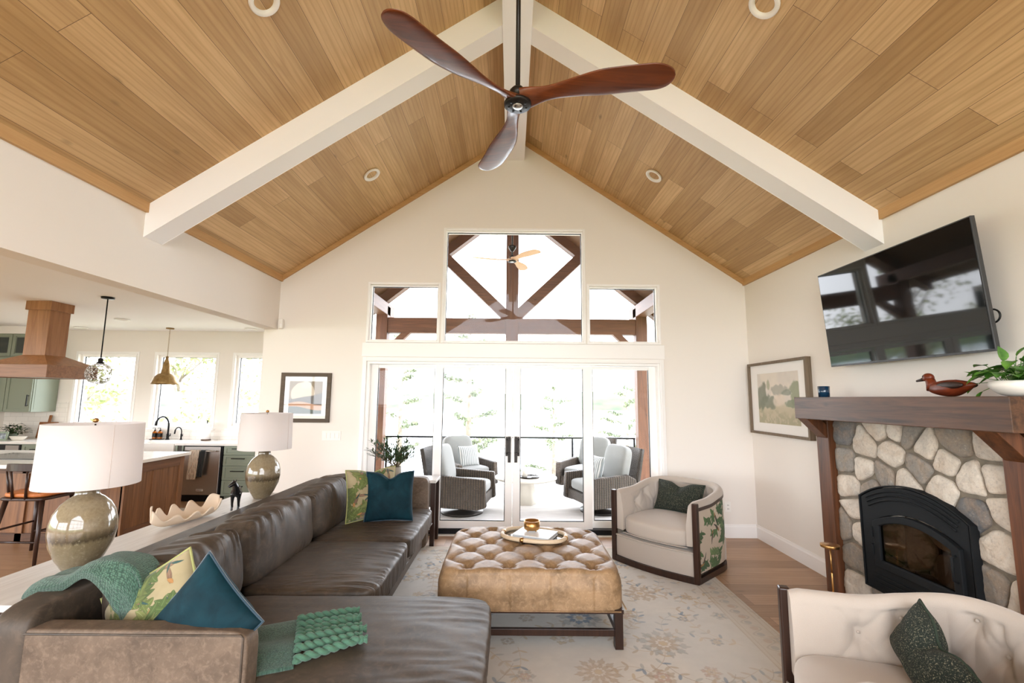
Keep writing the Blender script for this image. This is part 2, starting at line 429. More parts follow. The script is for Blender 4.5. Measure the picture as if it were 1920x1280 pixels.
struct('window_9', m, M['trimw'])

# sloped plank ceilings
for nm, xa, xb in (('ceiling_left', XL-.2, XC), ('ceiling_right', XR+.2, XC)):
    L = abs(xb-xa)*math.sqrt(1+SL*SL); z0 = zc(XL)-.2*SL if xa < 0 else zc(XL)-.2*SL
    pts = [(xa, YB, z0), (xb, YB, zc(XC)), (xb, D+.17, zc(XC)), (xa, D+.17, z0)]
    k = .07 if xa < 0 else 5.3
    m = MB(); m.add(pts, [(0, 1, 2, 3)], [(YB+k, 0+k), (YB+k, L+k), (D+k, L+k), (D+k, 0+k)])
    m.add([(x, y, z+.12) for x, y, z in pts], [(3, 2, 1, 0)], [(0, 0)]*4)
    struct(nm, m, M['ceilwood'])
# light oak battens where ceiling meets the walls
m = MB()
m.box(XL, XL+.025, YB, 3.434, 2.97, 3.06); m.box(XL, XL+.025, 3.625, D, 2.97, 3.06)
struct('trim_1', m, M['oaktrim'])
m = MB()
m.box(XR-.025, XR, YB, 3.434, 2.97, 3.06); m.box(XR-.025, XR, 3.625, D, 2.97, 3.06)
struct('trim_2', m, M['oaktrim'])
oak_x = wood('light_oak_trim_across', srgb(196, 152, 100), srgb(214, 172, 120), 0, .5, 1, False)
m = MB()
m.prism([(XL, 2.97), (XC-.1, zt(XC-.1)), (XC-.1, zc(XC-.1)), (XL, 3.03)], FX, D-.025, D)
m.prism([(XR, 2.97), (XC+.13, zt(XC+.13)), (XC+.13, zc(XC+.13)), (XR, 3.03)], FX, D-.025, D)
struct('trim_3', m, oak_x)
# white beams
m = MB().box(-.095, .145, YB, D, 4.575, 4.9)
struct('trim_4', m, M['beamw'], bevel=.003)
m = MB()
m.prism([(XL, 2.97-.193), (-.09, 2.97-.193+SL*(-.09-XL)), (-.09, zc(-.09)+.01), (XL, 3.04)], FX, 3.434, 3.625)
struct('trim_5', m, M['beamw'], bevel=.003)
m = MB()
m.prism([(XR, 2.97-.193), (.14, 2.97-.193+SL*(XR-.14)), (.14, zc(.14)+.01), (XR, 3.04)], FX, 3.434, 3.625)
struct('trim_6', m, M['beamw'], bevel=.003)
# baseboards
def bb_y(name, x, s, y0, y1):   # board on a wall facing +-x
    m = MB(); m.prism([(0, 0), (.016, 0), (.016, .12), (.010, .135), (.008, .15), (0, .15)], lambda a, b, d: (x+s*a, d, b), y0, y1)
    struct(name, m, M['trimw'])
bb_y('baseboard_right', XR, -1, 4.07, D); bb_y('baseboard_right_near', XR, -1, YB, 2.38)
def bb_x(name, x0, x1, y=D):
    m = MB(); m.prism([(0, 0), (.016, 0), (.016, .12), (.010, .135), (.008, .15), (0, .15)], lambda a, b, d: (d, y-a, b), x0, x1)
    struct(name, m, M['trimw'])
bb_x('baseboard_far_right', 1.86, XR-.016); bb_x('baseboard_far_left', -3.0, -1.80)

# casings round the glazing (one stepped white trim)
m = MB()
def ring(x0, x1, z0, z1, w_, y0, y1, bottom=True):
    m.box(x0-w_, x0, y0, y1, z0-(w_ if bottom else 0), z1+w_); m.box(x1, x1+w_, y0, y1, z0-(w_ if bottom else 0), z1+w_)
    m.box(x0, x1, y0, y1, z1, z1+w_)
    if bottom: m.box(x0, x1, y0, y1, z0-w_, z0)
ring(-1.735, 1.785, .0, 2.0, .05, D-.018, D+.002, False); ring(-1.735, 1.785, .0, 2.0, .022, D-.028, D-.018, False)
for x0, x1, z0, z1 in ((-.825, .875, 2.255, 3.645), (-1.735, -.9, 2.255, 2.945), (.945, 1.785, 2.255, 2.945)):
    ring(x0, x1, z0, z1, .028, D-.014, D+.002)
m.box(-1.80, 1.85, D-.012, D+.001, 2.055, 2.225)
struct('trim_7', m, M['trimw'], bevel=.003)
# upper windows
def window(n, x0, x1, z0, z1, y, w_=.03, dep=.08, gasket='lt'):
    m = MB(); m.box(x0, x0+w_, y, y+dep, z0, z1); m.box(x1-w_, x1, y, y+dep, z0, z1); m.box(x0+w_, x1-w_, y, y+dep, z0, z0+w_); m.box(x0+w_, x1-w_, y, y+dep, z1-w_, z1)
    o = struct('window_%d' % n, m, M['trimw'], bevel=.002)
    g = MB(); a = .007
    g.box(x0+w_, x0+w_+a, y+dep*.45, y+dep*.6, z0+w_, z1-w_); g.box(x1-w_-a, x1-w_, y+dep*.45, y+dep*.6, z0+w_, z1-w_)
    g.box(x0+w_, x1-w_, y+dep*.45, y+dep*.6, z1-w_-a, z1-w_)
    g.build('gasket', M['blackmetal'], o)
    p = MB(); p.box(x0+w_, x1-w_, y+dep*.5, y+dep*.5+.004, z0+w_, z1-w_); p.build('pane', M['glass'], o)
    return o
window(1, -.83, .88, 2.25, 3.65, D+.03, .016); window(2, -1.74, -.895, 2.25, 2.95, D+.03, .02); window(3, .94, 1.79, 2.25, 2.95, D+.03, .02)
# kitchen windows with deep stepped casings
for n, (x0, x1) in enumerate(((-7.28, -6.32), (-5.96, -4.97), (-4.64, -3.65))):
    window(4+n, x0, x1, 1.08, 2.245, KD+.04, .035)
    m = MB(); ring(x0, x1, 1.08, 2.245, .05, KD-.012, KD+.001); ring(x0, x1, 1.08, 2.245, .018, KD-.022, KD-.012)
    m.box(x0-.07, x1+.07, KD-.05, KD+.03, 1.01, 1.035)
    struct('trim_%d' % (8+n), m, M['trimw'], bevel=.002)
# backsplash
tile = NT('white_subway_tile'); br = tile.n('TexBrick', {'Vector': tile.coords('UV'), 'Color1': srgb(238, 232, 224), 'Color2': srgb(231, 224, 215), 'Mortar': srgb(205, 198, 188), 'Scale': 1, 'Mortar Size': .002, 'Brick Width': .2, 'Row Height': .075})
tile.put(tile.b.inputs['Base Color'], br.outputs['Color']); tile.b.inputs['Roughness'].default_value = .2; tile.bump(tile.math('SUBTRACT', 1.0, br.outputs['Fac']), .3, .002)
def tiles(name, x0, x1, z0, z1, y):
    m = MB(); m.box(x0, x1, y-.008, y, z0, z1)
    for i, v in enumerate(m.v): m.uv[i] = (v[0], v[2])
    struct(name, m, tile.m)
tiles('trim_11', -9.2, -7.36, .85, 1.45, KD); tiles('trim_12', -7.36, -3.0, .85, 1.0, KD)

# sliding glass doors
def door_panel(n, x0, x1, y, sl, sr, handle=0):
    m = MB(); d = .045
    m.box(x0, x0+sl, y, y+d, .07, 1.965); m.box(x1-sr, x1, y, y+d, .07, 1.965)
    m.box(x0+sl, x1-sr, y, y+d, .07, .15); m.box(x0+sl, x1-sr, y, y+d, 1.925, 1.965)
    o = struct('door_%d' % n, m, M['trimw'], bevel=.003)
    g = MB(); a = .008
    for q in ((x0+sl, x0+sl+a, .15, 1.925), (x1-sr-a, x1-sr, .15, 1.925), (x0+sl, x1-sr, .15, .15+a)): g.box(q[0], q[1], y+.015, y+.03, q[2], q[3])
    g.build('gasket', M['blackmetal'], o)
    p = MB(); p.box(x0+sl, x1-sr, y+.02, y+.024, .15, 1.925); p.build('pane', M['glass'], o)
    if handle:
        hx = x1-sr*.42 if handle > 0 else x0+sl*.42
        h = MB(); h.box(hx-.017, hx+.017, y-.012, y, .82, 1.12)
        h.box(hx-.012-handle*.03, hx+.012-handle*.03, y-.055, y-.035, .90, 1.12)
        for z in (.93, 1.09): h.box(min(hx, hx-handle*.03)-.01, max(hx, hx-handle*.03)+.01, y-.055, y, z-.01, z+.01)
        h.build('handle', M['bronze'], o, bevel=.003)
    return o
door_panel(1, -1.705, -.90, D+.085, .085, .03); door_panel(2, -.905, .022, D+.03, .085, .085, 1)
door_panel(3, .028, .965, D+.03, .085, .10, -1); door_panel(4, .96, 1.76, D+.085, .03, .085)
m = MB(); m.box(-1.735, -1.705, D, D+.17, .0, 2.0); m.box(1.76, 1.785, D, D+.17, 0, 2.0); m.box(-1.705, 1.76, D, D+.17, 1.97, 2.0)
struct('trim_13', m, M['trimw'], bevel=.002)
m = MB(); m.box(-1.705, 1.76, D+.008, D+.15, 0.0, .068)
struct('trim_14', m, M['blackmetal'])
m = MB(); m.box(-1.74, 1.79, D-.03, D+.008, 0, .012)
struct('trim_15', m, M['trimw'])

# ================================================================== OUTSIDE
deckm = mat('grey_concrete_patio', srgb(206, 200, 192), .7, var=srgb(190, 184, 176), vscale=3)
struct('patio_floor', MB().box(-3.3, 3.3, D+.17, 9.4, -.2, -.05), deckm)
cedar = lambda ax: wood('stained_timber_%d' % ax, srgb(80, 50, 34), srgb(122, 80, 54), ax, .55)
CX, CY, CZ = cedar(0), cedar(1), cedar(2)
PT = 9.0
def pr(x): return 3.42 + .80*(2.75-abs(x))   # underside of the patio roof
t = thing('timber_patio_roof', (0, 7.5, 3), 'stained timber gable truss roof with king post and diagonal struts over the patio', 'roof')
roofm = wood('brown_roof_boards', srgb(96, 66, 46), srgb(124, 88, 62), 1, .6)
for s in (-1, 1):
    m = MB(); m.prism([(s*3.2, pr(3.2)), (0, pr(0)), (0, pr(0)+.1), (s*3.2, pr(3.2)+.1)], FX, D+.2, 9.5); m.build('roof_boards', roofm, t, world=True)
    m = MB(); m.prism([(s*3.1, pr(3.1)-.22), (s*.1, pr(.1)-.22), (s*.1, pr(.1)), (s*3.1, pr(3.1))], FX, PT-.1, PT+.1); m.build('rafter', CX, t, world=True, bevel=.006)
    m = MB(); m.prism([(s*3.1, pr(3.1)-.2), (s*.1, pr(.1)-.2), (s*.1, pr(.1)), (s*3.1, pr(3.1))], FX, D+.35, D+.5); m.build('rafter', CX, t, world=True, bevel=.006)
    m = MB(); m.box(min(s*2.42, s*2.64), max(s*2.42, s*2.64), PT-.11, PT+.11, -.05, 3.35); m.build('post', CZ, t, world=True, bevel=.006)
    m = MB(); m.box(min(s*2.42, s*2.64), max(s*2.42, s*2.64), D+.3, PT+.4, 3.17, 3.4); m.build('side_beam', CY, t, world=True, bevel=.006)
    m = MB(); m.bar((s*.05, PT, 3.12), (s*1.35, PT, 4.36), .2, .19, (0, 1, 0)); m.build('strut', CX, t, world=True, bevel=.005)
    m = MB(); m.bar((s*2.45, PT, 2.45), (s*1.95, PT, 2.93), .12, .14, (0, 1, 0)); m.build('knee_brace', CX, t, world=True, bevel=.005)
    m = MB(); m.box(min(s*2.42, s*2.64), max(s*2.42, s*2.64), D+.32, D+.5, -.05, 3.2); m.build('post', CZ, t, world=True, bevel=.006)
MB().box(-2.42, 2.42, PT-.09, PT+.09, 2.82, 3.12).build('tie_beam', CX, t, world=True, bevel=.006)
MB().box(-.115, .13, PT-.12, PT+.12, 2.5, pr(0)-.02).build('king_post', CZ, t, world=True, bevel=.006)
MB().box(-.11, .12, D+.2, 9.5, pr(0)-.3, pr(0)-.05).build('ridge_beam', CY, t, world=True, bevel=.006)
# railing
t = thing('patio_railing', (0, 9.15, -.05), 'black metal railing with thin horizontal cables along the patio edge', 'railing')
MB().box(-2.42, 2.42, 9.12, 9.18, .80, .835).build('top_rail', M['blackmetal'], t, world=True)
MB().box(-2.42, 2.42, 9.13, 9.17, .02, .05).build('bottom_rail', M['blackmetal'], t, world=True)
for x in (-2.4, -1.2, .01, 1.2, 2.4): MB().box(x-.018, x+.018, 9.13, 9.17, -.05, .80).build('baluster', M['blackmetal'], t, world=True)
for i in range(7): MB().tube([(-2.4, 9.15, .13+i*.095), (2.4, 9.15, .13+i*.095)], .0022, 5).build('cable', M['steel'], t, world=True)

# land, lake and hills
gm = mat('grey_green_ground', srgb(150, 148, 120), .95, var=srgb(186, 180, 158), vscale=.6)
def gz(x, y):
    d = max(0, y-9.6); b = -.7-.22*d if d < 24 else -6.0-.02*(d-24)
    return b + .35*noise.noise(Vector((x*.25, y*.25, 0)))
m = MB(); m.grid(lambda u, v: (-70+140*u, 9.6+34*v, gz(-70+140*u, 9.6+34*v)), 70, 24)
o = m.build('hillside_ground', gm); o['kind'] = 'structure'
m = MB(); m.box(-60, 60, -40, YB-.2, -.75, -.5); m.box(-60, -9.4, YB-.2, 9.6, -.75, -.5); m.box(3.3, 60, YB-.2, 9.6, -.75, -.5); m.box(-9.4, -3.3, KD+.3, 9.6, -.75, -.5)
o = m.build('garden_ground', mat('lawn_green', srgb(96, 112, 62), .95, var=srgb(120, 124, 80), vscale=1)); o['kind'] = 'structure'
lake = mat('pale_lake_water', srgb(196, 208, 214), .12, bump=.3, bscale=.8, bdist=.1)
o = MB().add([(-500, 30, -6.3), (500, 30, -6.3), (500, 420, -6.3), (-500, 420, -6.3)], [(0, 1, 2, 3)]).build('lake_water', lake); o['kind'] = 'structure'
hm = mat('distant_forest', srgb(60, 80, 52), .95, var=srgb(86, 100, 66), vscale=.08)
def hill(y, base, amp, seed):
    m = MB()
    def f(u, v):
        x = -420+840*u; h = base + amp*noise.noise(Vector((x*.012, seed, 0))) + amp*.25*noise.noise(Vector((x*.07, seed+5, 0))) + (3.5 if x > 20 else 0)*min(1, abs(x-20)/60)
        p = math.sin(v*PI/2)
        return (x, y+60*v, -6.4+(h+6.4)*p + .6*noise.noise(Vector((x*.3, v*6, seed)))*p)
    m.grid(f, 220, 8); o = m.build('distant_hills', hm); o['kind'] = 'structure'
hill(330, 3.0, 3.0, 1.3); hill(420, 6.5, 4.0, 8.1)

# trees
pale_leaf = mat('pale_foliage', srgb(120, 132, 84), .8, var=srgb(160, 162, 116), vscale=2)
pine_leaf = mat('pine_needles', srgb(106, 118, 96), .8, var=srgb(146, 152, 128), vscale=3)
bark = mat('grey_bark', srgb(150, 140, 130), .9, var=srgb(120, 110, 100), vscale=9)
def leaf_cloud(m, c, r, n, size, rg):
    for _ in range(n):
        while True:
            p = Vector((rg.uniform(-1, 1), rg.uniform(-1, 1), rg.uniform(-1, 1)))
            if p.length <= 1: break
        p = Vector((p.x*r[0], p.y*r[1], p.z*r[2])) + Vector(c)
        a = Vector((rg.gauss(0, 1), rg.gauss(0, 1), rg.gauss(0, 1))).normalized(); b = a.cross(Vector((rg.gauss(0, 1), rg.gauss(0, 1), rg.gauss(0, 1)))).normalized()
        s = size*rg.uniform(.6, 1.3)
        m.add([p-a*s, p+b*s*.45, p+a*s, p-b*s*.45], [(0, 1, 2, 3)])
def leafy_tree(x, y, z0, h, rad, label, seed, group='leafy trees outside the kitchen windows'):
    rg = random.Random(seed)
    t = thing('leafy_tree', (x, y, z0), label, 'tree', group)
    m = MB(); m.tube([(x, y, z0), (x+rg.uniform(-.2, .2), y, z0+h*.4), (x+rg.uniform(-.4, .4), y, z0+h*.8)], [.12, .09, .03], 8)
    f = MB()
    for i in range(16):
        a = rg.uniform(0, 2*PI); zz = z0+h*rg.uniform(.2, 1.0); rr = rad*rg.uniform(.3, 1)
        c = (x+math.cos(a)*rr, y+math.sin(a)*rr, zz)
        m.tube([(x, y, zz-h*.12), ((x+c[0])/2, (y+c[1])/2, zz-.1), c], [.035, .02, .008], 5)
        leaf_cloud(f, c, (rad*.5, rad*.5, rad*.42), 70, .085, rg)
    m.build('trunk', bark, t, world=True); f.build('foliage', pale_leaf, t, world=True)
def pine_tree(x, y, z0, h, rad, label, seed, dens=1.0):
    rg = random.Random(seed)
    t = thing('pine_tree', (x, y, z0), label, 'tree')
    m = MB(); m.tube([(x, y, z0), (x, y, z0+h*.6), (x, y, z0+h)], [.13, .07, .015], 8); f = MB()
    n = int(20*dens)
    for i in range(n):
        q = (i+rg.random())/n; zz = z0+h*(.12+.86*q); L = rad*(1-q)**.7*rg.uniform(.6, 1.1)+.15
        a = i*2.4+rg.uniform(-.3, .3); e = Vector((x+math.cos(a)*L, y+math.sin(a)*L, zz+L*.18))
        m.tube([(x, y, zz-.05), e], [.022, .006], 5)
        for j in range(int(16*L)+4):
            q2 = rg.uniform(.25, 1.02); p = Vector((x, y, zz-.05)).lerp(e, q2); leaf_cloud(f, p, (.14, .14, .07), 6, .08, rg)
    m.build('trunk', bark, t, world=True); f.build('foliage', pine_leaf, t, world=True)
pine_tree(-4.0, 17.0, -2.4, 6.6, 1.7, 'thin pine beyond the railing seen through the leftmost door pane', 1, .8)
pine_tree(-1.3, 14.5, -1.9, 6.2, 1.5, 'tall sparse pine beyond the railing seen through the left sliding door', 2)
pine_tree(1.75, 19.0, -3.0, 5.2, 1.6, 'small pine beyond the railing seen through the right sliding door', 3, .8)
pine_tree(5.2, 21.0, -3.2, 5.6, 2.0, 'pine beyond the railing seen through the rightmost door pane', 4)
lt = [(-12.4, 13.4, 5.2, 1.2, 'pale leafy tree outside, filling the kitchen window behind the glass globe pendant'), (-11.0, 18.0, 6.4, 1.7, 'pale leafy tree outside between the two larger kitchen windows'),
      (-8.7, 12.2, 5.0, 1.0, 'pale leafy tree outside behind the brass dome pendant'), (-7.4, 15.6, 6.2, 1.3, 'greener leafy tree outside the narrow kitchen window beside the wall end'),
      (-16.0, 16.5, 5.6, 1.8, 'pale leafy tree outside the kitchen, farthest from the patio')]
for i, a in enumerate(lt): leafy_tree(a[0], a[1], -1.6, a[2], a[3], a[4], 20+i)
# dense greenery to the sides and behind the house: what the screen and stove glass mirror
hedge = mat('side_hedge_leaves', srgb(60, 88, 36), .8, var=srgb(100, 130, 60), vscale=3)
# ================================================================== painted-in-code patterns
rng = np.random.default_rng(5)
def lin(r, g, b): return np.array(srgb(r, g, b)[:3])
def vnoise(h, w_, cell, seed=0, octv=4):
    g = np.random.default_rng(seed); out_ = np.zeros((h, w_)); a = 1; tot = 0
    for o in range(octv):
        c = max(2, cell/2**o); gh, gw = int(h/c)+3, int(w_/c)+3; G = g.random((gh, gw))
        y = np.arange(h)/c; x = np.arange(w_)/c; yi = y.astype(int); xi = x.astype(int); fy = (y-yi)[:, None]; fx = (x-xi)[None]
        fy = fy*fy*(3-2*fy); fx = fx*fx*(3-2*fx)
        out_ += a*((G[yi][:, xi]*(1-fx)+G[yi][:, xi+1]*fx)*(1-fy)+(G[yi+1][:, xi]*(1-fx)+G[yi+1][:, xi+1]*fx)*fy); tot += a; a *= .5
    return out_/tot
def blend(A, mask, col): A += mask[..., None]*(np.asarray(col)-A)
def sm(x, a, b): t = np.clip((x-a)/(b-a), 0, 1); return t*t*(3-2*t)

def paint_rug(W, L, res):
    w_, h = int(W*res), int(L*res)
    X, Y = np.meshgrid((np.arange(w_)+.5)/res, (np.arange(h)+.5)/res)
    nzb = vnoise(h, w_, res*.5, 1); nzs = vnoise(h, w_, res*.05, 2)
    A = np.ones((h, w_, 3))*lin(196, 188, 176)
    blend(A, sm(nzb, .4, .65)*.5, lin(180, 178, 174)); 
    X2 = X+.02*(nzs-.5); Y2 = Y+.02*(nzs-.5)
    cols = dict(tan=lin(166, 144, 118), gold=lin(178, 152, 112), blue=lin(74, 104, 128), rose=lin(170, 136, 116), grey=lin(150, 148, 142), pale=lin(208, 200, 188), brown=lin(132, 112, 92))
    def flower(cx, cy, r, n, a0, outer, inner, core):
        x0, x1 = int(max(0, (cx-1.3*r)*res)), int(min(w_, (cx+1.3*r)*res)); y0, y1 = int(max(0, (cy-1.3*r)*res)), int(min(h, (cy+1.3*r)*res))
        if x1 <= x0 or y1 <= y0: return
        s = (slice(y0, y1), slice(x0, x1)); dx = X2[s]-cx; dy = Y2[s]-cy; d = np.hypot(dx, dy); an = np.arctan2(dy, dx)+a0
        B = A[s]
        def lay(rr, nn, dep, col, al, ph=0):
            e = rr*(1-dep+dep*np.abs(np.cos(nn*(an+ph)/2))+.06*np.cos(nn*3*an)); blend(B, al*(1-sm(d, e-.008, e+.006)), cols[col])
            blend(B, .35*al*(1-sm(np.abs(d-e), .002, .008)), cols['brown'])
        lay(r, n, .38, outer, .7); lay(r*.74, n, .3, 'pale', .5, PI/n); lay(r*.6, n, .3, inner, .75); lay(r*.34, n, .25, 'pale', .8, PI/n); lay(r*.2, 6, .2, core, .8)
        A[s] = B
    g = random.Random(3)
    # tendrils
    for i in range(170):
        cx, cy = g.uniform(.3, W-.3), g.uniform(.3, L-.3); a = g.uniform(0, 2*PI); cv = g.uniform(-5, 5); c = cols[g.choice(['grey', 'tan', 'brown', 'gold', 'tan'])]
        for k in range(130):
            cx += math.cos(a)*.004; cy += math.sin(a)*.004; a += cv*.004*(1+k*.01)
            xi, yi = int(cx*res), int(cy*res); q = max(1, int(.0035*res))
            if q < xi < w_-q-1 and q < yi < h-q-1: A[yi-q:yi+q, xi-q:xi+q] += .5*(c-A[yi-q:yi+q, xi-q:xi+q])
            if k % 22 == 10:
                for sg in (-1, 1):
                    lx, ly = cx+math.cos(a+sg*1.0)*.028, cy+math.sin(a+sg*1.0)*.028
                    x0, x1, y0, y1 = int((lx-.04)*res), int((lx+.04)*res), int((ly-.04)*res), int((ly+.04)*res)
                    if x0 > 0 and y0 > 0 and x1 < w_ and y1 < h:
                        s = (slice(y0, y1), slice(x0, x1)); dx = X[s]-lx; dy = Y[s]-ly; ca, sa = math.cos(a+sg), math.sin(a+sg)
                        u = dx*ca+dy*sa; v = -dx*sa+dy*ca; B = A[s]; blend(B, .65*(1-sm((u/.03)**2+(v/.011)**2, .7, 1.1)), cols[g.choice(['tan', 'grey', 'gold', 'blue', 'tan'])]); A[s] = B
    # small and large blossoms on a loose lattice
    k = 0
    for j in range(int(L/.36)+1):
        for i in range(int(W/.36)+1):
            cx = .18+i*.36+(.18 if j % 2 else 0)+g.uniform(-.05, .05); cy = .15+j*.36+g.uniform(-.05, .05); k += 1
            if (i+2*j) % 4 == 0: flower(cx, cy, g.uniform(.13, .17), g.choice([8, 10, 12]), g.random(), g.choice(['tan', 'gold', 'grey']), g.choice(['blue', 'rose', 'tan']), g.choice(['gold', 'blue']))
            elif (i+j) % 2: flower(cx, cy, g.uniform(.035, .06), g.choice([5, 6, 4]), g.random(), g.choice(['blue', 'rose', 'tan', 'blue', 'gold']), g.choice(['pale', 'gold']), 'brown')
            else: flower(cx, cy, g.uniform(.05, .09), g.choice([5, 6, 8]), g.random(), g.choice(['grey', 'tan', 'gold']), g.choice(['rose', 'pale', 'blue']), 'gold')
    # border
    dE = np.minimum(np.minimum(X, W-X), np.minimum(Y, L-Y))
    bm_ = (dE < .24); blend(A, bm_*.45, lin(182, 168, 148))
    for q, t_ in ((.24, .005), (.21, .003), (.055, .004), (.02, .004)): blend(A, .6*(1-sm(np.abs(dE-q), t_*.5, t_*1.5)), lin(158, 138, 112))
    along = np.where(np.minimum(X, W-X) < np.minimum(Y, L-Y), Y, X)
    mot = (np.sin(along*2*PI/.17)*.045+.135-dE); blend(A, .5*bm_*(1-sm(np.abs(mot), .004, .012)), lin(140, 134, 122))
    ph = (along/.17) % 1; r2 = np.hypot((ph-.25)*.17, dE-.135-.0); blend(A, .55*bm_*(1-sm(r2, .02, .03)), lin(120, 128, 134))
    r3 = np.hypot((ph-.75)*.17, dE-.135); blend(A, .55*bm_*(1-sm(r3, .022, .032)), lin(166, 132, 108))
    # wear
    A *= (.94+.12*nzs)[..., None]; blend(A, sm(nzb, .45, .75)*.35, lin(200, 193, 182))
    wv = ((np.arange(h) % 3) == 0)[:, None]*.04; A *= (1-wv)[..., None]
    return A
def paint_botanical(h, w_, bg, seed, n=22, cols=((92, 124, 66), (66, 96, 52), (120, 146, 84), (40, 52, 44), (170, 130, 70), (84, 72, 58)), size=.12):
    """large leaves, stems and small bird-like shapes; size is a fraction of width"""
    g = random.Random(seed); A = np.ones((h, w_, 3))*lin(*bg); N = vnoise(h, w_, w_*.15, seed)
    X, Y = np.meshgrid(np.arange(w_), np.arange(h))
    blend(A, sm(N, .4, .7)*.25, lin(bg[0]-26, bg[1]-24, bg[2]-26))
    def leaf(cx, cy, a, l, wd, col, ol=True):
        R_ = int(l*1.2); x0, x1, y0, y1 = max(0, int(cx-R_)), min(w_, int(cx+R_)), max(0, int(cy-R_)), min(h, int(cy+R_))
        if x1 <= x0 or y1 <= y0: return
        s = (slice(y0, y1), slice(x0, x1)); dx = X[s]-cx; dy = Y[s]-cy; u = (dx*math.cos(a)+dy*math.sin(a))/l; v = (-dx*math.sin(a)+dy*math.cos(a))/wd + .35*u*u
        e = np.abs(v)-np.clip(1-u*u, 0, 1)**.8*(.85+.3*N[s]); B = A[s]; m_ = (1-sm(e, -.08, .04))*(np.abs(u) < 1)
        blend(B, m_, lin(*col)); blend(B, m_*(1-sm(np.abs(v), .03, .09))*.5, lin(*[min(255, c+50) for c in col]))
        blend(B, m_*sm(N[s], .45, .6)*.45, lin(*[int(c*.75) for c in col]))
        if ol: blend(B, (1-sm(np.abs(e), .03, .08))*(np.abs(u) < 1)*.55, lin(52, 56, 40))
        A[s] = B
    for i in range(n):
        cx, cy = g.uniform(0, w_), g.uniform(0, h); a = g.uniform(0, 2*PI); col = g.choice(cols[:3])
        for k in range(g.choice([4, 5, 7])):
            aa = a+(-1)**k*g.uniform(.5, .95); leaf(cx+math.cos(a)*k*size*w_*.32, cy+math.sin(a)*k*size*w_*.32, aa, size*w_*g.uniform(.5, .9), size*w_*g.uniform(.16, .3), col)
        if i % 2 == 0:
            bx, by, ba = g.uniform(0, w_), g.uniform(0, h), g.uniform(0, 2*PI)
            leaf(bx, by, ba, size*w_*.7, size*w_*.17, cols[5]); leaf(bx+math.cos(ba)*size*w_*.5, by+math.sin(ba)*size*w_*.5, ba+.5, size*w_*.3, size*w_*.12, cols[4]); leaf(bx-math.cos(ba)*size*w_*.6, by-math.sin(ba)*size*w_*.6, ba-.2, size*w_*.45, size*w_*.08, cols[3])
    return A

# ================================================================== RUG
RX0, RX1, RY0, RY1 = -2.02, 1.83, .9, 5.12
rugm = image_mat('persian_rug_wool', paint_rug(RX1-RX0, RY1-RY0, 380), .95, bump=.3, sheen=.2)
m = MB(); m.grid(lambda u, v: (RX0+(RX1-RX0)*u, RY0+(RY1-RY0)*v, .010), 4, 4)
m.box(RX0, RX1, RY0, RY1, .001, .0095)
rug = m.build('area_rug', rugm); tag(rug, 'large faded floral rug in beige and blue under the sofa and ottoman', 'rug')

# ================================================================== SOFA
SL1, SL2 = srgb(54, 46, 39), srgb(80, 68, 57)
sofa_l = leather('taupe_sofa_leather', SL1, SL2, .52, 1.4, srgb(100, 85, 71), .4)
sofa_s = leather('smooth_taupe_leather', SL1, SL2, .52, 1.4, srgb(100, 85, 71))
arm_l = leather('mottled_arm_leather', srgb(80, 66, 54), srgb(106, 89, 74), .6, 3.0, srgb(130, 111, 94))
def superbox(m, c, d, e=6.0, n=24, crown=0.0, fn=None, rot=None, ny=None):
    """rounded puffy box: cube surface pushed to a super-ellipsoid"""
    c = Vector(c); faces = []
    N = n; idx = {}; vs = []; fs = []
    def vert(i, j, k):
        key = (i, j, k)
        if key in idx: return idx[key]
        p = [2*t/N-1 for t in key]
        # concentrate samples at the edges
        p = [math.copysign(abs(t)**.75, t) for t in p]
        nr = (abs(p[0])**e+abs(p[1])**e+abs(p[2])**e)**(1/e); mx_ = max(abs(t) for t in p)
        q = [t/nr*mx_ for t in p]
        x, y, z = q[0]*d[0]/2, q[1]*d[1]/2, q[2]*d[2]/2
        if crown: z += math.copysign(1, z)*crown*max(0, 1-q[0]**2)*max(0, 1-q[1]**2)*min(1, abs(q[2])*1.5)
        v = Vector((x, y, z))
        if fn: v = fn(v, q)
        if rot is not None: v = rot @ v
        idx[key] = len(vs); vs.append(v+c); return idx[key]
    for ax in range(3):
        for side in (0, N):
            for a in range(N):
                for b_ in range(N):
                    ks = []
                    for (da, db) in ((0, 0), (1, 0), (1, 1), (0, 1)):
                        t = [0, 0, 0]; t[ax] = side; t[(ax+1) % 3] = a+da; t[(ax+2) % 3] = b_+db; ks.append(vert(*t))
                    fs.append(ks if side else ks[::-1])
    m.add(vs, fs, smooth=True); return m
def ridged(x, y, seed, fx, fy):
    n = noise.noise(Vector((x*fx, y*fy, seed))); n2 = noise.noise(Vector((x*fx*2.1+5, y*fy*2.1, seed+3)))
    return (1-abs(n)*2.2) + .5*(1-abs(n2)*2.2)
SB = (-1.97, 0, 0)
t = sofa = thing('sectional_sofa', (-1.4, 3.5, .01), 'long brown leather sectional sofa with chaise beside the console table', 'sofa')
ZB = .012
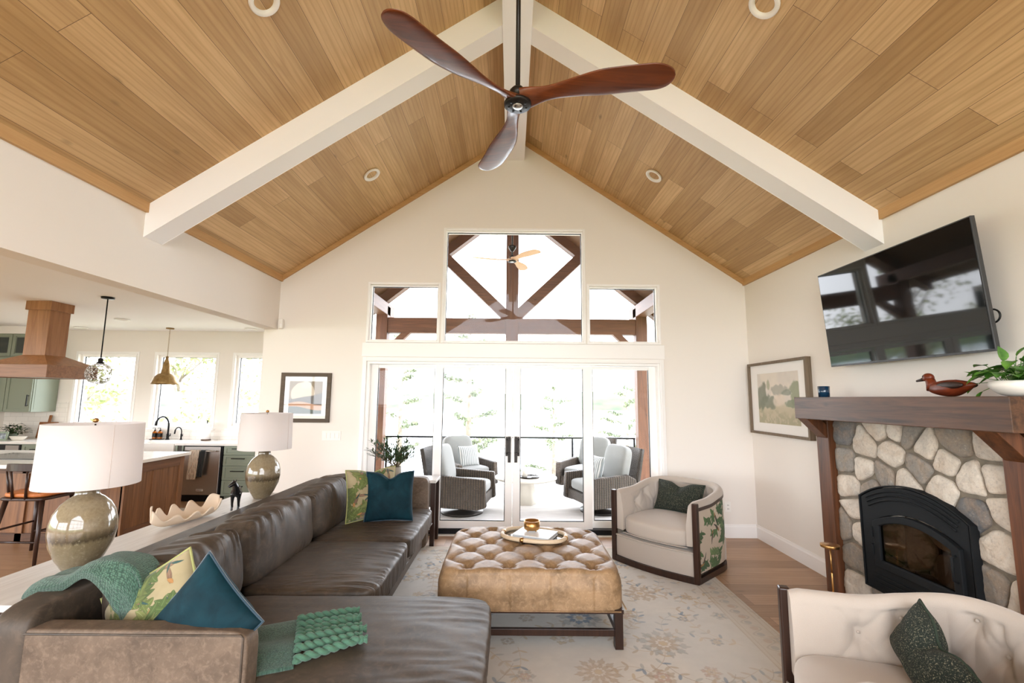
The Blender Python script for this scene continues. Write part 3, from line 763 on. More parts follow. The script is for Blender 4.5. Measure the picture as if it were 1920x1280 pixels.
# frame: plinth, back, arms
m = MB(); m.box(-2.0, -.90, 2.03, 4.99, ZB+.03, .29); m.box(-2.0, -.16, 2.03, 2.86, ZB+.03, .29)
m.build('base', sofa_s, t, world=True, bevel=.015, seg=3)
m = MB(); superbox(m, (-1.945, 3.50, .385), (.17, 3.16, .71), 14, 20); m.build('back_frame', sofa_s, t, world=True)
m = MB(); superbox(m, (-1.445, 5.055, .38), (1.17, .125, .72), 16, 18); m.build('arm', arm_l, t, world=True)
m = MB(); superbox(m, (-1.56, 1.975, .335), (1.09, .10, .65), 16, 18); a_ = m.build('arm', arm_l, t, world=True)
def piping(pts, name, par, mt, r=.004, world=True): mm = MB(); mm.tube(pts, r, 6); return mm.build(name, mt, par, world=world)
piping([(-2.06, 1.926, .645), (-1.04, 1.926, .645), (-1.032, 1.926, .635), (-1.032, 1.926, .03)], 'piping', a_, sofa_l)
# seat cushions
def seat(x0, x1, y0, y1, z0, z1, seed, amp=.006, lm=None):
    def f(v, q):
        if q[2] > .2:
            w_ = max(0, ridged(v.x, v.y, seed, 2.2, 13)-.55); fr = sm(np.float64(v.x), (x1-x0)*.0, (x1-x0)*.5)
            v.z += amp*w_*1.4*(.25+.75*fr) + .004*noise.noise(Vector((v.x*5, v.y*5, seed)))
        if q[0] > .7: v.x += .006*max(0, ridged(v.z, v.y, seed+9, 3, 16)-.5)
        return v
    m = MB(); superbox(m, ((x0+x1)/2, (y0+y1)/2, (z0+z1)/2), (x1-x0, y1-y0, z1-z0), 9, 56, .018, f)
    return m.build('seat_cushion', lm or sofa_l, t, world=True)
seat(-1.62, -.79, 2.89, 3.86, .27, .44, 1.0, .009); seat(-1.62, -.79, 3.87, 4.985, .27, .44, 2.0, .009)
seat(-1.66, -.10, 1.90, 2.885, .26, .425, 3.0, .004, sofa_s)
# back cushions with sagging folds along the top
def backc(y0, y1, seed, x=-1.68, zt_=.80, name='back_cushion'):
    Ly = y1-y0; H = zt_-.40
    def f(v, q):
        top = sm(np.float64(q[2]), -.3, .95); d = .019*max(0, ridged(v.y, v.z*.7+v.x*.6, seed, 9, 2.0)-.35)*top
        v.x += d*(1 if q[0] > 0 else -.4); v.z += d*.9*(q[2] > .6)
        v.x += .03*(1-q[1]**2)*(q[0] > 0)*(1-q[2]**2); v.z -= .016*abs(q[1])**3*(q[2] > 0)
        v.x += .012*noise.noise(Vector((v.y*4, v.z*4, seed)))
        return v
    m = MB(); rot = Matrix.Rotation(R(-7), 3, 'Y'); superbox(m, (x, (y0+y1)/2, .40+H/2), (.26, Ly, H), 5.5, 50, 0, f, rot)
    return m.build(name, sofa_l, t, world=True)
backc(2.15, 2.875, 4.2); backc(2.88, 3.865, 7.7); backc(3.87, 4.93, 12.3)
for y0, y1 in ((2.89, 3.86), (3.87, 4.985)):
    piping([(-.80, y0+.03, .287), (-.80, y1-.03, .287)], 'seam', sofa, sofa_l, .004)

# ================================================================== PILLOWS
def pillow_mesh(m, w_, h, th, n=34, chop=.0, pinch=.07, tip=0.0, wr=.006, seed=0, uvs=True):
    for sgn in (1, -1):
        def f(u, v):
            a, b = 2*u-1, 2*v-1
            t_ = th/2*max(0, (1-abs(a)**2.6)*(1-abs(b)**2.6))**.48
            x = a*w_/2*(1-pinch*(1-b*b)); z = b*h/2*(1-pinch*(1-a*a))
            if chop: z -= chop*math.exp(-(a/.30)**2)*sm(np.float64(b), -.2, 1.0); t_ *= 1-.45*math.exp(-(a/.16)**2)*sm(np.float64(b), -.1, .9)
            t_ += wr*noise.noise(Vector((a*3, b*3, seed+sgn)))*min(1, t_*30)
            return (x, -sgn*t_, z)
        m.grid(f, n, n, flip=(sgn > 0))
    return m
def pillow(name, loc, w_, h, th, mt, label, rot, chop=0, seed=0, group=None, pipe=None, pinch=.07):
    o = thing(name, loc, label, 'pillow', group); o.rotation_euler = rot
    m = MB(); pillow_mesh(m, w_, h, th, 34, chop, pinch, seed=seed)
    for i, v in enumerate(m.v): m.v[i] = (v[0], v[1], v[2]+h/2)
    p = m.build('cover', mt, o, weld=True)
    if pipe is not None:
        pts = []
        for a, b in [(-1+2*k/20, -1) for k in range(20)]+[(1, -1+2*k/20) for k in range(20)]+[(1-2*k/20, 1) for k in range(20)]+[(-1, 1-2*k/20) for k in range(20)]:
            x = a*w_/2*(1-pinch*(1-b*b)); z = b*h/2*(1-pinch*(1-a*a))
            if chop: z -= chop*math.exp(-(a/.30)**2)*sm(np.float64(b), -.2, 1.0)
            pts.append((x, 0, z+h/2))
        mm = MB(); mm.tube(pts, .0055, 6, closed=True); mm.build('piping', pipe, o)
    return o
def velvet(name, a, b_):
    k = NT(name); n = k.noise(k.coords(), 9, 5, .6, .6); k.put(k.b.inputs['Base Color'], k.ramp(n.outputs['Fac'], [(.35, a), (.7, b_)]))
    k.b.inputs['Roughness'].default_value = .75; k.b.inputs['Sheen Weight'].default_value = .08; k.b.inputs['Specular IOR Level'].default_value = .15; k.b.inputs['Sheen Roughness'].default_value = .35; k.b.inputs['Sheen Tint'].default_value = srgb(90, 140, 160)
    k.bump(n.outputs['Fac'], .2, .01); return k.m
teal = velvet('teal_velvet', srgb(8, 33, 41), srgb(15, 50, 59)); tealp = mat('teal_piping', srgb(16, 50, 66), .6, sheen=.5)
bot = paint_botanical(420, 420, (152, 138, 106), 11, 30, ((92, 102, 52), (116, 122, 70), (74, 90, 46), (40, 70, 66), (168, 120, 70), (118, 92, 72)), .16)
botm = image_mat('botanical_print_linen', bot, .85, .2, .2)
greenp = mat('olive_piping', srgb(150, 150, 92), .7)
pillow('throw_pillow', (-1.27, 4.42, .452), .48, .46, .17, botm, 'square botanical print pillow mostly hidden behind the far teal pillow', (R(-8), 0, R(38)), .03, 3, 'botanical pillows', greenp)
pillow('throw_pillow', (-1.10, 4.36, .452), .43, .44, .15, teal, 'dark teal velvet pillow with a dented top on the far seat by the door', (R(-10), 0, R(12)), .055, 5, pipe=tealp)
pillow('throw_pillow', (-1.44, 2.115, .465), .47, .37, .13, botm, 'botanical print pillow leaning beside the green throw in the near corner', (R(-6), R(-30), R(-6)), .0, 9, pipe=greenp)
pillow('throw_pillow', (-1.375, 2.06, .500), .38, .38, .15, teal, 'dark teal velvet pillow behind the near arm, between botanical pillow and fringed throw', (R(-4), R(40), R(-14)), .0, 12, pipe=tealp)

# ================================================================== THROW
kn = NT('green_knit_wool'); uv = kn.coords('UV', (1, 1, 1)); v1 = kn.n('TexVoronoi', {'Vector': kn.n('Mapping', {'Vector': uv, 'Scale': (80, 62, 1)}).outputs[0], 'Scale': 1.0, 'Randomness': .45})
n1 = kn.noise(kn.coords(), 5, 4, .6); fz = kn.noise(kn.coords(), 300, 2, .6)
kc = kn.ramp(n1.outputs['Fac'], [(.35, srgb(66, 98, 80)), (.65, srgb(88, 122, 102))])
kc = kn.mix(kn.ramp(v1.outputs['Distance'], [(.25, (0, 0, 0)), (.65, (1, 1, 1))]), kc, srgb(38, 64, 52))
kn.put(kn.b.inputs['Base Color'], kc); kn.b.inputs['Roughness'].default_value = .95; kn.b.inputs['Sheen Weight'].default_value = .2
kn.bump(kn.math('ADD', kn.math('SUBTRACT', 1.0, v1.outputs['Distance']), kn.math('MULTIPLY', fz.outputs['Fac'], .4)), .9, .006)
t = thing('throw_blanket', (-1.6, 2.3, .82), 'green knitted throw draped over the near sofa back, fringed end on the chaise', 'blanket')
prof = [(-2.055, .66), (-2.05, .74), (-2.0, .768), (-1.90, .785), (-1.82, .835), (-1.74, .850), (-1.66, .842), (-1.60, .81), (-1.57, .74), (-1.56, .66), (-1.56, .60)]
def pl(pts, u):
    s = u*(len(pts)-1); i = min(int(s), len(pts)-2); f_ = s-i
    g = lambda k: Vector(pts[max(0, min(len(pts)-1, k))]); p0, p1, p2, p3 = g(i-1), g(i), g(i+1), g(i+2)
    return .5*((2*p1)+(p2-p0)*f_+(2*p0-5*p1+4*p2-p3)*f_*f_+(3*p1-p0-3*p2+p3)*f_**3)
def thr(u, v):
    p = pl([Vector((a, 0, b)) for a, b in prof], u)
    if v < .4:      # hangs down over the near end of the cushion
        q = 1-v/.4; drop = (.05+.20*float(sm(np.float64(u), .42, .72)))*q; y = 2.135-.030*math.sin(min(1, q*2)*PI/2)+.006*math.sin(u*23)*q; z = p.z-drop
    else: y = 2.135+.12*(v-.4)/.6+.02*math.sin(u*6); z = p.z
    return (p.x-.03+(.012 if u > .6 else 0), y, z-.005+.006*noise.noise(Vector((u*7, v*5, 2))))
m = MB(); m.grid(thr, 60, 40); m.build('knitted_blanket', kn.m, t, world=True, solid=.014)
def tail(u, v):
    a = Vector((-1.36, 2.30, 0)).lerp(Vector((-1.05, 2.46, 0)), u); b_ = Vector((-1.20, 1.98, 0)).lerp(Vector((-.90, 2.09, 0)), u)
    p = a.lerp(b_, v); return (p.x, p.y, .452+.016*math.sin(v*PI*3.3+1)*(1-.3*u)+.014*math.sin(v*PI))
m = MB(); m.grid(tail, 30, 24); m.build('blanket_end', kn.m, t, world=True, solid=.014)
fr_m = fabric('green_fringe_wool', srgb(82, 118, 96), srgb(54, 86, 68), 250, .95, .2, .4)
for i in range(7):
    v = (i+.5)/7; a = Vector(tail(1, v)); e = Vector((-1.05, 2.46, .450)).lerp(Vector((-.90, 2.09, .450)), v)+Vector((.225+.012*math.sin(i*2.1), .11+.012*math.cos(i*3)+.04*v, .004))
    m = MB(); 
    for q in range(2):
        pts = []; rr = []
        for k in range(29):
            s = k/28; ph = s*PI*7+q*PI; c = a.lerp(e, s); pts.append((c.x-math.cos(ph)*.003, c.y+math.cos(ph)*.010, c.z+.015+math.sin(ph)*.009)); rr.append(.0115)
        m.tube(pts, rr, 7)
    c = e+Vector((.006, .003, .012)); m.ball(c, .019, 10, 8)
    for k in range(12):
        aa = k*2.4; d_ = Vector((.75, .3+.5*math.sin(aa), .45*math.cos(aa))).normalized(); m.tube([c, c+d_*.034], [.006, .004], 5)
    m.build('fringe_tassel', fr_m, t, world=True)

# ================================================================== OTTOMAN
t = thing('tufted_ottoman', (.135, 3.58, .01), 'square tan leather ottoman with diamond tufting on dark wooden legs', 'ottoman')
OX0, OX1, OY0, OY1 = -.475, .745, 3.085, 4.15
tan_l = leather('tan_ottoman_leather', srgb(114, 89, 62), srgb(154, 123, 90), .50, 2.6, srgb(182, 151, 116))
TA, TB = .1375, .168   # tuft spacing
def tuft(x, y):
    xx = (x-(OX0+OX1)/2)/TA; yy = (y-(OY0+OY1)/2)/TB+2.5
    a = (xx+yy+1)/2; b_ = (xx-yy+1)/2
    du = abs((a-.5) % 1-.5)*2; dv = abs((b_-.5) % 1-.5)*2   # 0 on a fold line, 1 midway
    fold = (min(1, du*1.9)**.5)*(min(1, dv*1.9)**.5)
    ra, rb = (a-.5) % 1-.5, (b_-.5) % 1-.5; th = math.atan2((ra-rb)*TB, (ra+rb)*TA); d2 = (du*du+dv*dv)/4
    pit = math.exp(-d2/.03)+.16*math.cos(th*9)*math.exp(-(math.sqrt(d2)-.16)**2/.012)
    return fold, pit
WO, LO = OX1-OX0, OY1-OY0
def ott(u, v):
    # cover: walks over the top and down the four sides as one cloth, square footprint
    a, b_ = 2*u-1, 2*v-1; r = max(abs(a), abs(b_)); S = .72      # inside S: top, beyond: sides
    if r <= S:
        x, y = a/S, b_/S; e = 9
        k = (abs(x)**e+abs(y)**e)**(1/e)/max(1e-6, max(abs(x), abs(y))) if r > 0 else 1
        ed = max(abs(x), abs(y)); f_, pit = tuft((OX0+OX1)/2+x*WO/2*.97, (OY0+OY1)/2+y*LO/2*.97)
        t_ = max(0.0, (ed-.90)/.10); hs = (.89+.08*math.sin(t_*PI/2))/ed if ed > .90 else .89/.90
        cr_ = 1 if ed < 1e-6 else (abs(x/ed)**9+abs(y/ed)**9)**(1/9); cr_ = 1+(cr_-1)*ed
        X = (OX0+OX1)/2+x*hs*WO/2/cr_; Y = (OY0+OY1)/2+y*hs*LO/2/cr_
        Z = .480-.045*(1-math.cos(t_*PI/2)) - (.020*(1-f_)+.034*pit)*(1-float(sm(np.float64(ed), .84, .97)))
        Z += .012*max(0, 1-((X-.135)/.55)**2)
        return (X, Y, Z)
    q = (r-S)/(1-S); sx_, sy_ = a/r, b_/r; out_ = .97+.03*math.sin(min(1, q*2.5)*PI/2)
    # softened corners
    cr_ = (abs(sx_)**9+abs(sy_)**9)**(1/9)
    X = (OX0+OX1)/2+sx_/cr_*WO/2*out_*1.0; Y = (OY0+OY1)/2+sy_/cr_*LO/2*out_
    Z = .435-(.435-.245)*q
    lx = ((X-(OX0+OX1)/2)/TA/2+.5) % 1; ly = ((Y-(OY0+OY1)/2)/TB/2+.25) % 1
    gro = 0
    if abs(sy_) >= abs(sx_): gro = math.exp(-(min(lx, 1-lx)/.035)**2)
    else: gro = math.exp(-(min(ly, 1-ly)/.035)**2)
    k = 1-.012*gro
    X = (OX0+OX1)/2+(X-(OX0+OX1)/2)*k; Y = (OY0+OY1)/2+(Y-(OY0+OY1)/2)*k
    return (X, Y, Z)
m = MB(); m.grid(ott, 190, 190); m.build('cushion', tan_l, t, world=True)
m = MB()
for i in range(-5, 6):
    for j in range(6):
        if (i+j) % 2 == 0: continue
        X = (OX0+OX1)/2+i*TA; Y = (OY0+OY1)/2+(j-2.5)*TB
        if OX0+.08 < X < OX1-.08 and OY0+.08 < Y < OY1-.08: 
            mb = MB(); mb.ball((X, Y, .436), (.013, .013, .007), 12, 6); mb.build('button', tan_l, t, world=True)
piping([(OX0+.04, OY0-.001, .247), (OX1-.04, OY0-.001, .247)], 'piping', t, tan_l, .005); piping([(OX1, OY0+.04, .247), (OX1, OY1-.04, .247)], 'piping', t, tan_l, .005)
MB().box(OX0+.02, OX1-.02, OY0+.02, OY1-.02, .225, .25).build('frame', M['darkwood'], t, world=True)
for x in (OX0+.05, OX1-.05):
    for y in (OY0+.05, OY1-.05): MB().box(x-.026, x+.026, y-.026, y+.026, .012, .235).build('leg', M['darkwood'], t, world=True, bevel=.003)
for y in (OY0+.05, OY1-.05): MB().box(OX0+.061, OX1-.061, y-.014, y+.014, .085, .125).build('stretcher', M['darkwood'], t, world=True, bevel=.002)
for x in (OX0+.05, OX1-.05): MB().box(x-.014, x+.014, OY0+.061, OY1-.061, .085, .125).build('stretcher', M['darkwood'], t, world=True, bevel=.002)

# tray, book and brass bowl
t = thing('oval_tray', (.19, 3.78, .49), 'oval wood and brass rimmed tray on the tan ottoman', 'tray'); t.rotation_euler = (0, 0, R(-18))
m = MB(); N = 48; rim = [(.25*math.copysign(abs(math.cos(a))**.8, math.cos(a)), .165*math.copysign(abs(math.sin(a))**.8, math.sin(a)), .022) for a in [2*PI*k/N for k in range(N)]]
m.tube(rim, .016, 12, closed=True); m.build('rim', wood('pale_rim_wood', srgb(196, 172, 140), srgb(220, 198, 168), 0, .5, 1, False), t)
m = MB(); m.prism([(p[0]*.98, p[1]*.98) for p in rim], lambda a, b, d: (a, b, d), .0, .010); m.build('mirror_base', mat('smoked_mirror', (.25, .25, .25), .06, 1), t)
for a in (.0, PI, 2.0+2.6):
    k = int(a/(2*PI)*N) % N; p = Vector(rim[k]); q = Vector(rim[(k+1) % N]); d_ = (q-p).normalized(); m = MB(); m.tube([p-d_*.014, p+d_*.014], .0185, 14); m.build('brass_clasp', M['brass'], t)
m = MB(); m.lathe([(.0, -.001), (.17, -.001)], (0, 0, 0), 8)
t = thing('book', (.20, 3.775, .503), 'white hardback book lying in the oval tray', 'book'); t.rotation_euler = (0, 0, R(-24))
m = MB().box(-.15, .15, -.11, .11, 0, .003); m.box(-.15, .15, -.11, .11, .025, .028); m.box(-.15, -.147, -.11, .11, 0, .028); m.build('cover', mat('white_book_cover', srgb(236, 234, 230), .35), t, bevel=.001)
MB().box(-.146, .146, -.106, .106, .003, .025).build('pages', mat('grey_pages', srgb(196, 200, 204), .8), t)
t = thing('brass_bowl', (.175, 3.82, .532), 'round footed brass bowl on top of the white book', 'bowl')
m = MB(); m.lathe([(.0, .012), (.055, .012), (.062, .018), (.063, .078), (.059, .078), (.058, .025), (.0, .022)], (0, 0, 0), 40); m.build('bowl', M['brass'], t)
for k in range(4): a = PI/4+k*PI/2; m = MB(); m.ball((.045*math.cos(a), .045*math.sin(a), .0065), .0065, 10, 6); m.build('foot', M['brass'], t)

# ================================================================== SWIVEL BARREL CHAIRS
chair_img = paint_botanical(420, 1500, (188, 172, 152), 21, 60, ((72, 100, 54), (54, 82, 46), (104, 128, 76), (36, 42, 36), (150, 108, 54), (78, 62, 50)), .036)
chairp = image_mat('bird_and_leaf_print', chair_img, .85, .2, .1)
CW, CD = .86, .82      # width, depth ; local: front faces -Y, origin at the centre of the base on the floor
def upath(s, off=0.0):
    """s in 0..1 from the left front post round the back to the right front post; off = inward offset"""
    w_ = CW/2-off; st = .44; yf = -CD/2+.02; Rb = CD-.02-st-off
    per = [st, PI*.5*(w_+Rb)*.98, st]; tot = sum(per); d = s*tot
    if d < st: return Vector((-w_, yf+d, 0)), Vector((-1, 0, 0))
    if d > tot-st: return Vector((w_, yf+(tot-d), 0)), Vector((1, 0, 0))
    a = PI*(d-st)/per[1]; e = .82
    cx, sy = -math.cos(a), math.sin(a)
    p = Vector((w_*math.copysign(abs(cx)**e, cx), yf+st+Rb*abs(sy)**e, 0)); nrm = Vector((cx/w_, sy/Rb, 0)).normalized()
    return p, nrm
def make_chair(name, loc, rz, label):
    t = thing(name, loc, label, 'armchair', None, rz)
    NS = 84
    def top(s): return .655+.075*sm(np.float64(math.sin(PI*s)), .35, 1.0)
    # printed outer shell
    m = MB()
    def fo(u, v):
        p, n_ = upath(u, .012); zt_ = top(u)-.055; p = p + n_*(.010*math.sin(PI*v)); return (p.x, p.y, .07+(zt_-.07)*v)
    m.grid(fo, NS, 14, flip=True); m.build('printed_outside_panel', chairp, t)
    # dark rails under the roll and at the base
    m = MB()
    for z0, hh, off in ((None, .03, .0), (.022, .05, -.006)):
        vs = []; fs = []
        for i in range(NS+1):
            s = i/NS; p, n_ = upath(s, 0); zz = top(s)-.045 if z0 is None else z0
            a = p-n_*(.025); b_ = p-n_*off
            vs += [(a.x, a.y, zz-hh/2), (b_.x, b_.y, zz-hh/2), (b_.x, b_.y, zz+hh/2), (a.x, a.y, zz+hh/2)]
        for i in range(NS):
            for k in range(4): fs.append((4*i+k, 4*i+(k+1) % 4, 4*i+4+(k+1) % 4, 4*i+4+k))
        m = MB(); m.add(vs, fs); fix_normals(m.build('top_rail' if z0 is None else 'base_rail', M['darkwood'], t))
    # bowed front rail
    vs = []; m = MB()
    for i in range(17):
        x = -CW/2+.02+(CW-.04)*i/16; y = -CD/2-.045*(1-(2*i/16-1)**2)
        vs += [(x, y-.008, -.001), (x, y+.03, -.001), (x, y+.03, .05), (x, y-.008, .05)]
    m.add(vs, [(4*i+k, 4*i+(k+1) % 4, 4*i+4+(k+1) % 4, 4*i+4+k) for i in range(16) for k in range(4)])
    fix_normals(m.build('front_rail', M['darkwood'], t))
    for s in (-1, 1):
        m = MB(); m.box(s*(CW/2-.012)-.024, s*(CW/2-.012)+.024, -CD/2-.014, -CD/2+.034, .0, .665); m.build('front_post', M['darkwood'], t, bevel=.009, seg=3)
    # upholstered inside with its rolled top: section swept along the U
    m = MB(); NV = 26
    btn = [(.13, .52), (.30, .47), (.42, .57), (.5, .47), (.58, .57), (.70, .47), (.87, .52), (.21, .60), (.79, .60), (.36, .66), (.5, .67), (.64, .66)]
    def fi(u, v):
        p, n_ = upath(u, 0); zt_ = top(u)+.012
        th = .105
        # v 0..1 : inner face up (0-.62), over the roll (.62-1)
        if v < .62:
            q = v/.62; z = .30+(zt_-.05-.30)*q; off = th+.012*math.sin(PI*q)-.020*q
            dent = 0
            for bu, bz in btn:
                du = (u-bu)*2.1; dz = z-bz; d2 = du*du+dz*dz; dent += .030*math.exp(-d2/.0022)+.013*math.exp(-abs(du)/.016)*math.exp(-abs(dz)/.12)+.014*(math.exp(-abs(du-dz*.9)/.015)+math.exp(-abs(du+dz*.9)/.015))*math.exp(-d2/.025)+(.014*math.exp(-abs(du)/.014) if z > bz and bz > .56 else 0)
            off -= min(.04, dent); fine = .003*noise.noise(Vector((u*30, z*14, 3))); off += fine
        else:
            q = (v-.62)/.38; a = PI*q; off = (th-.020)/2+ (th-.020)/2*math.cos(a) + .003*0; z = zt_-.05+.055*math.sin(a)*(1)-(.0*q)
        ps = p-n_*off
        e = min(u, 1-u)
        if e < .02: z = z-.012*(1-e/.02)
        return (ps.x, ps.y, z)
    m.grid(fi, 240, NV*2, flip=True)
    # front ends of the arms
    for u0, fl in ((0, False), (1, True)):
        ring_ = [fi(u0, k/52) for k in range(53)]; ring_.append((ring_[-1][0], ring_[-1][1], .30)); b0 = len(m.v)
        m.add(ring_, [list(range(len(ring_)))], smooth=False)
    up = m.build('upholstered_inside', M['cream'], t)
    for bu, bz in btn:
        p, n_ = upath(bu, 0); q = (bz-.30)/(top(bu)+.012-.05-.30); c = p-n_*(.105-.032-.020*q+.004)
        mm = MB(); mm.ball((c.x, c.y, bz), .008, 8, 6); mm.build('button', M['cream'], t)
    # front apron with a bowed face
    m = MB()
    def fa(u, v): x = -CW/2+.03+(CW-.06)*u; return (x, -CD/2+.012-.045*(1-(2*u-1)**2)-.006*math.sin(PI*v), .052+.20*v)
    m.grid(fa, 24, 8); m.box(-CW/2+.05, CW/2-.05, -CD/2+.02, .28, .052, .25); m.build('apron', M['cream'], t)
    m = MB(); m.tube([(-CW/2+.03+(CW-.06)*u, -CD/2+.002-.045*(1-(2*u-1)**2), .245) for u in [k/24 for k in range(25)]], .007, 6); m.build('welt', M['cream'], t)
    # seat cushion
    def fs_(v, q):
        if q[1] < 0: v.y -= .05*(1-q[0]**2)*(-q[1])
        if q[1] > 0: v.x *= 1-.30*q[1]**2
        return v
    m = MB(); superbox(m, (0, -.075, .345), (CW-.16, CD-.18, .17), 6, 34, .022, fs_); m.build('seat_cushion', M['cream'], t)
    m = MB(); m.tube([(-(CW-.2)/2+(CW-.2)*u, -.075-(CD-.18)/2-.048*(1-(2*u-1)**2)+.006, .275) for u in [k/24 for k in range(25)]], .005, 6); m.build('piping', M['cream'], t)
    m = MB(); m.lathe([(.0, -.012), (.26, -.012), (.26, .003), (0, .003)], (0, 0, .014), 24); m.build('swivel_base', M['blackmetal'], t)
    return t
# far chair: front corners (1.02, 4.77) and (1.595, 4.137)
fa_, fb_ = Vector((1.03, 4.765, 0)), Vector((1.60, 4.145, 0)); fd = (fb_-fa_).normalized(); back = Vector((-fd.y, fd.x, 0))
cc = (fa_+fb_)/2+back*CD/2
make_chair('barrel_chair', (cc.x, cc.y, .012), math.atan2(fd.y, fd.x), 'cream barrel chair with leafy print outside, standing by the glass doors')
na_, nb_ = Vector((1.325, 2.385, 0)), Vector((1.075, 1.565, 0)); nd = (nb_-na_).normalized(); nback = Vector((-nd.y, nd.x, 0))
nc = (na_+nb_)/2+nback*CD/2
make_chair('barrel_chair', (nc.x, nc.y, .012), math.atan2(nd.y, nd.x), 'cream tufted barrel chair in the near corner beside the fireplace')
boucle = NT('dark_green_boucle'); bn = boucle.noise(boucle.coords(), 200, 3, .7); bn2 = boucle.noise(boucle.coords(), 90, 3, .6)
boucle.put(boucle.b.inputs['Base Color'], boucle.ramp(bn.outputs['Fac'], [(.3, srgb(14, 20, 16)), (.57, srgb(32, 40, 31)), (.66, srgb(136, 130, 108))]))
boucle.b.inputs['Roughness'].default_value = .95; boucle.bump(bn2.outputs['Fac'], .6, .006)
dgp = mat('dark_green_piping', srgb(40, 52, 40), .8)
def chair_pillow(ctr, d_, bk, off, w_, h, label, seed, ry=0, side=0.0, lean=-22, z=.452):
    p = ctr + bk*off + d_*side; o = pillow('lumbar_pillow', (p.x, p.y, z), w_, h, .15, boucle.m, label, (R(lean), R(ry), math.atan2(d_.y, d_.x)), .045, seed, None, dgp); return o
chair_pillow(cc, fd, back, .10, .50, .30, 'dark green speckled pillow on the barrel chair by the doors', 31, 0, -.02)
chair_pillow(nc, nd, nback, .0, .40, .24, 'dark green speckled pillow standing on the near barrel chair', 33, 20, -.17)

# ================================================================== DRINK TABLE
t = thing('drink_table', (2.40, 3.62, 0), 'small brass pedestal drink table in front of the fireplace post', 'table')
MB().lathe([(0, .485), (.062, .485), (.064, .492), (.064, .505), (0, .507)], (2.40, 3.62, 0), 32).build('tabletop', M['brass'], t, world=True, bevel=.001)
MB().lathe([(.0055, .27), (.0055, .486)], (2.40, 3.62, 0), 14).build('pole', M['brass'], t, world=True)
MB().lathe([(.008, .0), (.008, .30), (.0055, .305)], (2.40, 3.62, 0), 14).build('sleeve', M['brass'], t, world=True)
MB().lathe([(0, 0), (.30, 0), (.30, .014), (.285, .018), (0, .02)], (2.33, 3.60, 0), 48).build('base', M['brass'], t, world=True)
# ================================================================== FIREPLACE
def clip(poly, px, py, nx, ny):
    o = []
    for i in range(len(poly)):
        a, b_ = poly[i], poly[(i+1) % len(poly)]; da = (a[0]-px)*nx+(a[1]-py)*ny; db = (b_[0]-px)*nx+(b_[1]-py)*ny
        if da <= 0: o.append(a)
        if (da < 0) != (db < 0) and abs(da-db) > 1e-9: t_ = da/(da-db); o.append((a[0]+(b_[0]-a[0])*t_, a[1]+(b_[1]-a[1])*t_))
    return o
SEEDS = [(3.82, 1.32, 'd'), (3.46, 1.385, 'l'), (3.60, 1.24, 'l'), (3.29, 1.385, 'l'), (3.188, 1.36, 'g'), (3.36, 1.20, 'l'), (3.077, 1.27, 'l'), (2.867, 1.33, 'b'), (3.82, 1.09, 'g'), (3.62, 1.06, 'l'), (3.43, 1.035, 'g'), (3.55, .925, 'g'), (3.80, .90, 'l'), (3.25, 1.02, 'l'), (3.13, 1.14, 'g'), (2.935, 1.20, 'l'), (2.98, 1.03, 'l'), (2.79, 1.12, 'l'), (2.64, 1.33, 'l'), (2.64, 1.14, 'l'), (2.79, .93, 'd'), (2.61, .98, 'l'), (3.76, .73, 'l'), (3.88, .58, 'g'), (3.72, .57, 'l'), (3.78, .37, 'b'), (3.78, .14, 'l'), (3.50, .14, 'g'), (2.66, .77, 'l'), (2.71, .53, 'g'), (2.59, .50, 'l'), (2.72, .34, 'd'), (2.62, .28, 'b'), (3.25, .13, 'l'), (3.0, .12, 'g'), (2.8, .12, 'l'), (2.61, .10, 'g'), (3.2, .6, 'l'), (3.0, .5, 'g'), (3.4, .6, 'l'), (3.0, .78, 'l'), (3.45, .35, 'l'), (3.1, .35, 'g')]
SY0, SY1, SZ0, SZ1 = 2.545, 3.935, 0.0, 1.43
t = fire = thing('fireplace', (2.75, 3.24, 0), 'stone fireplace with thick walnut mantel and posts on the right wall', 'fireplace')
m = MB(); sg = random.Random(4)
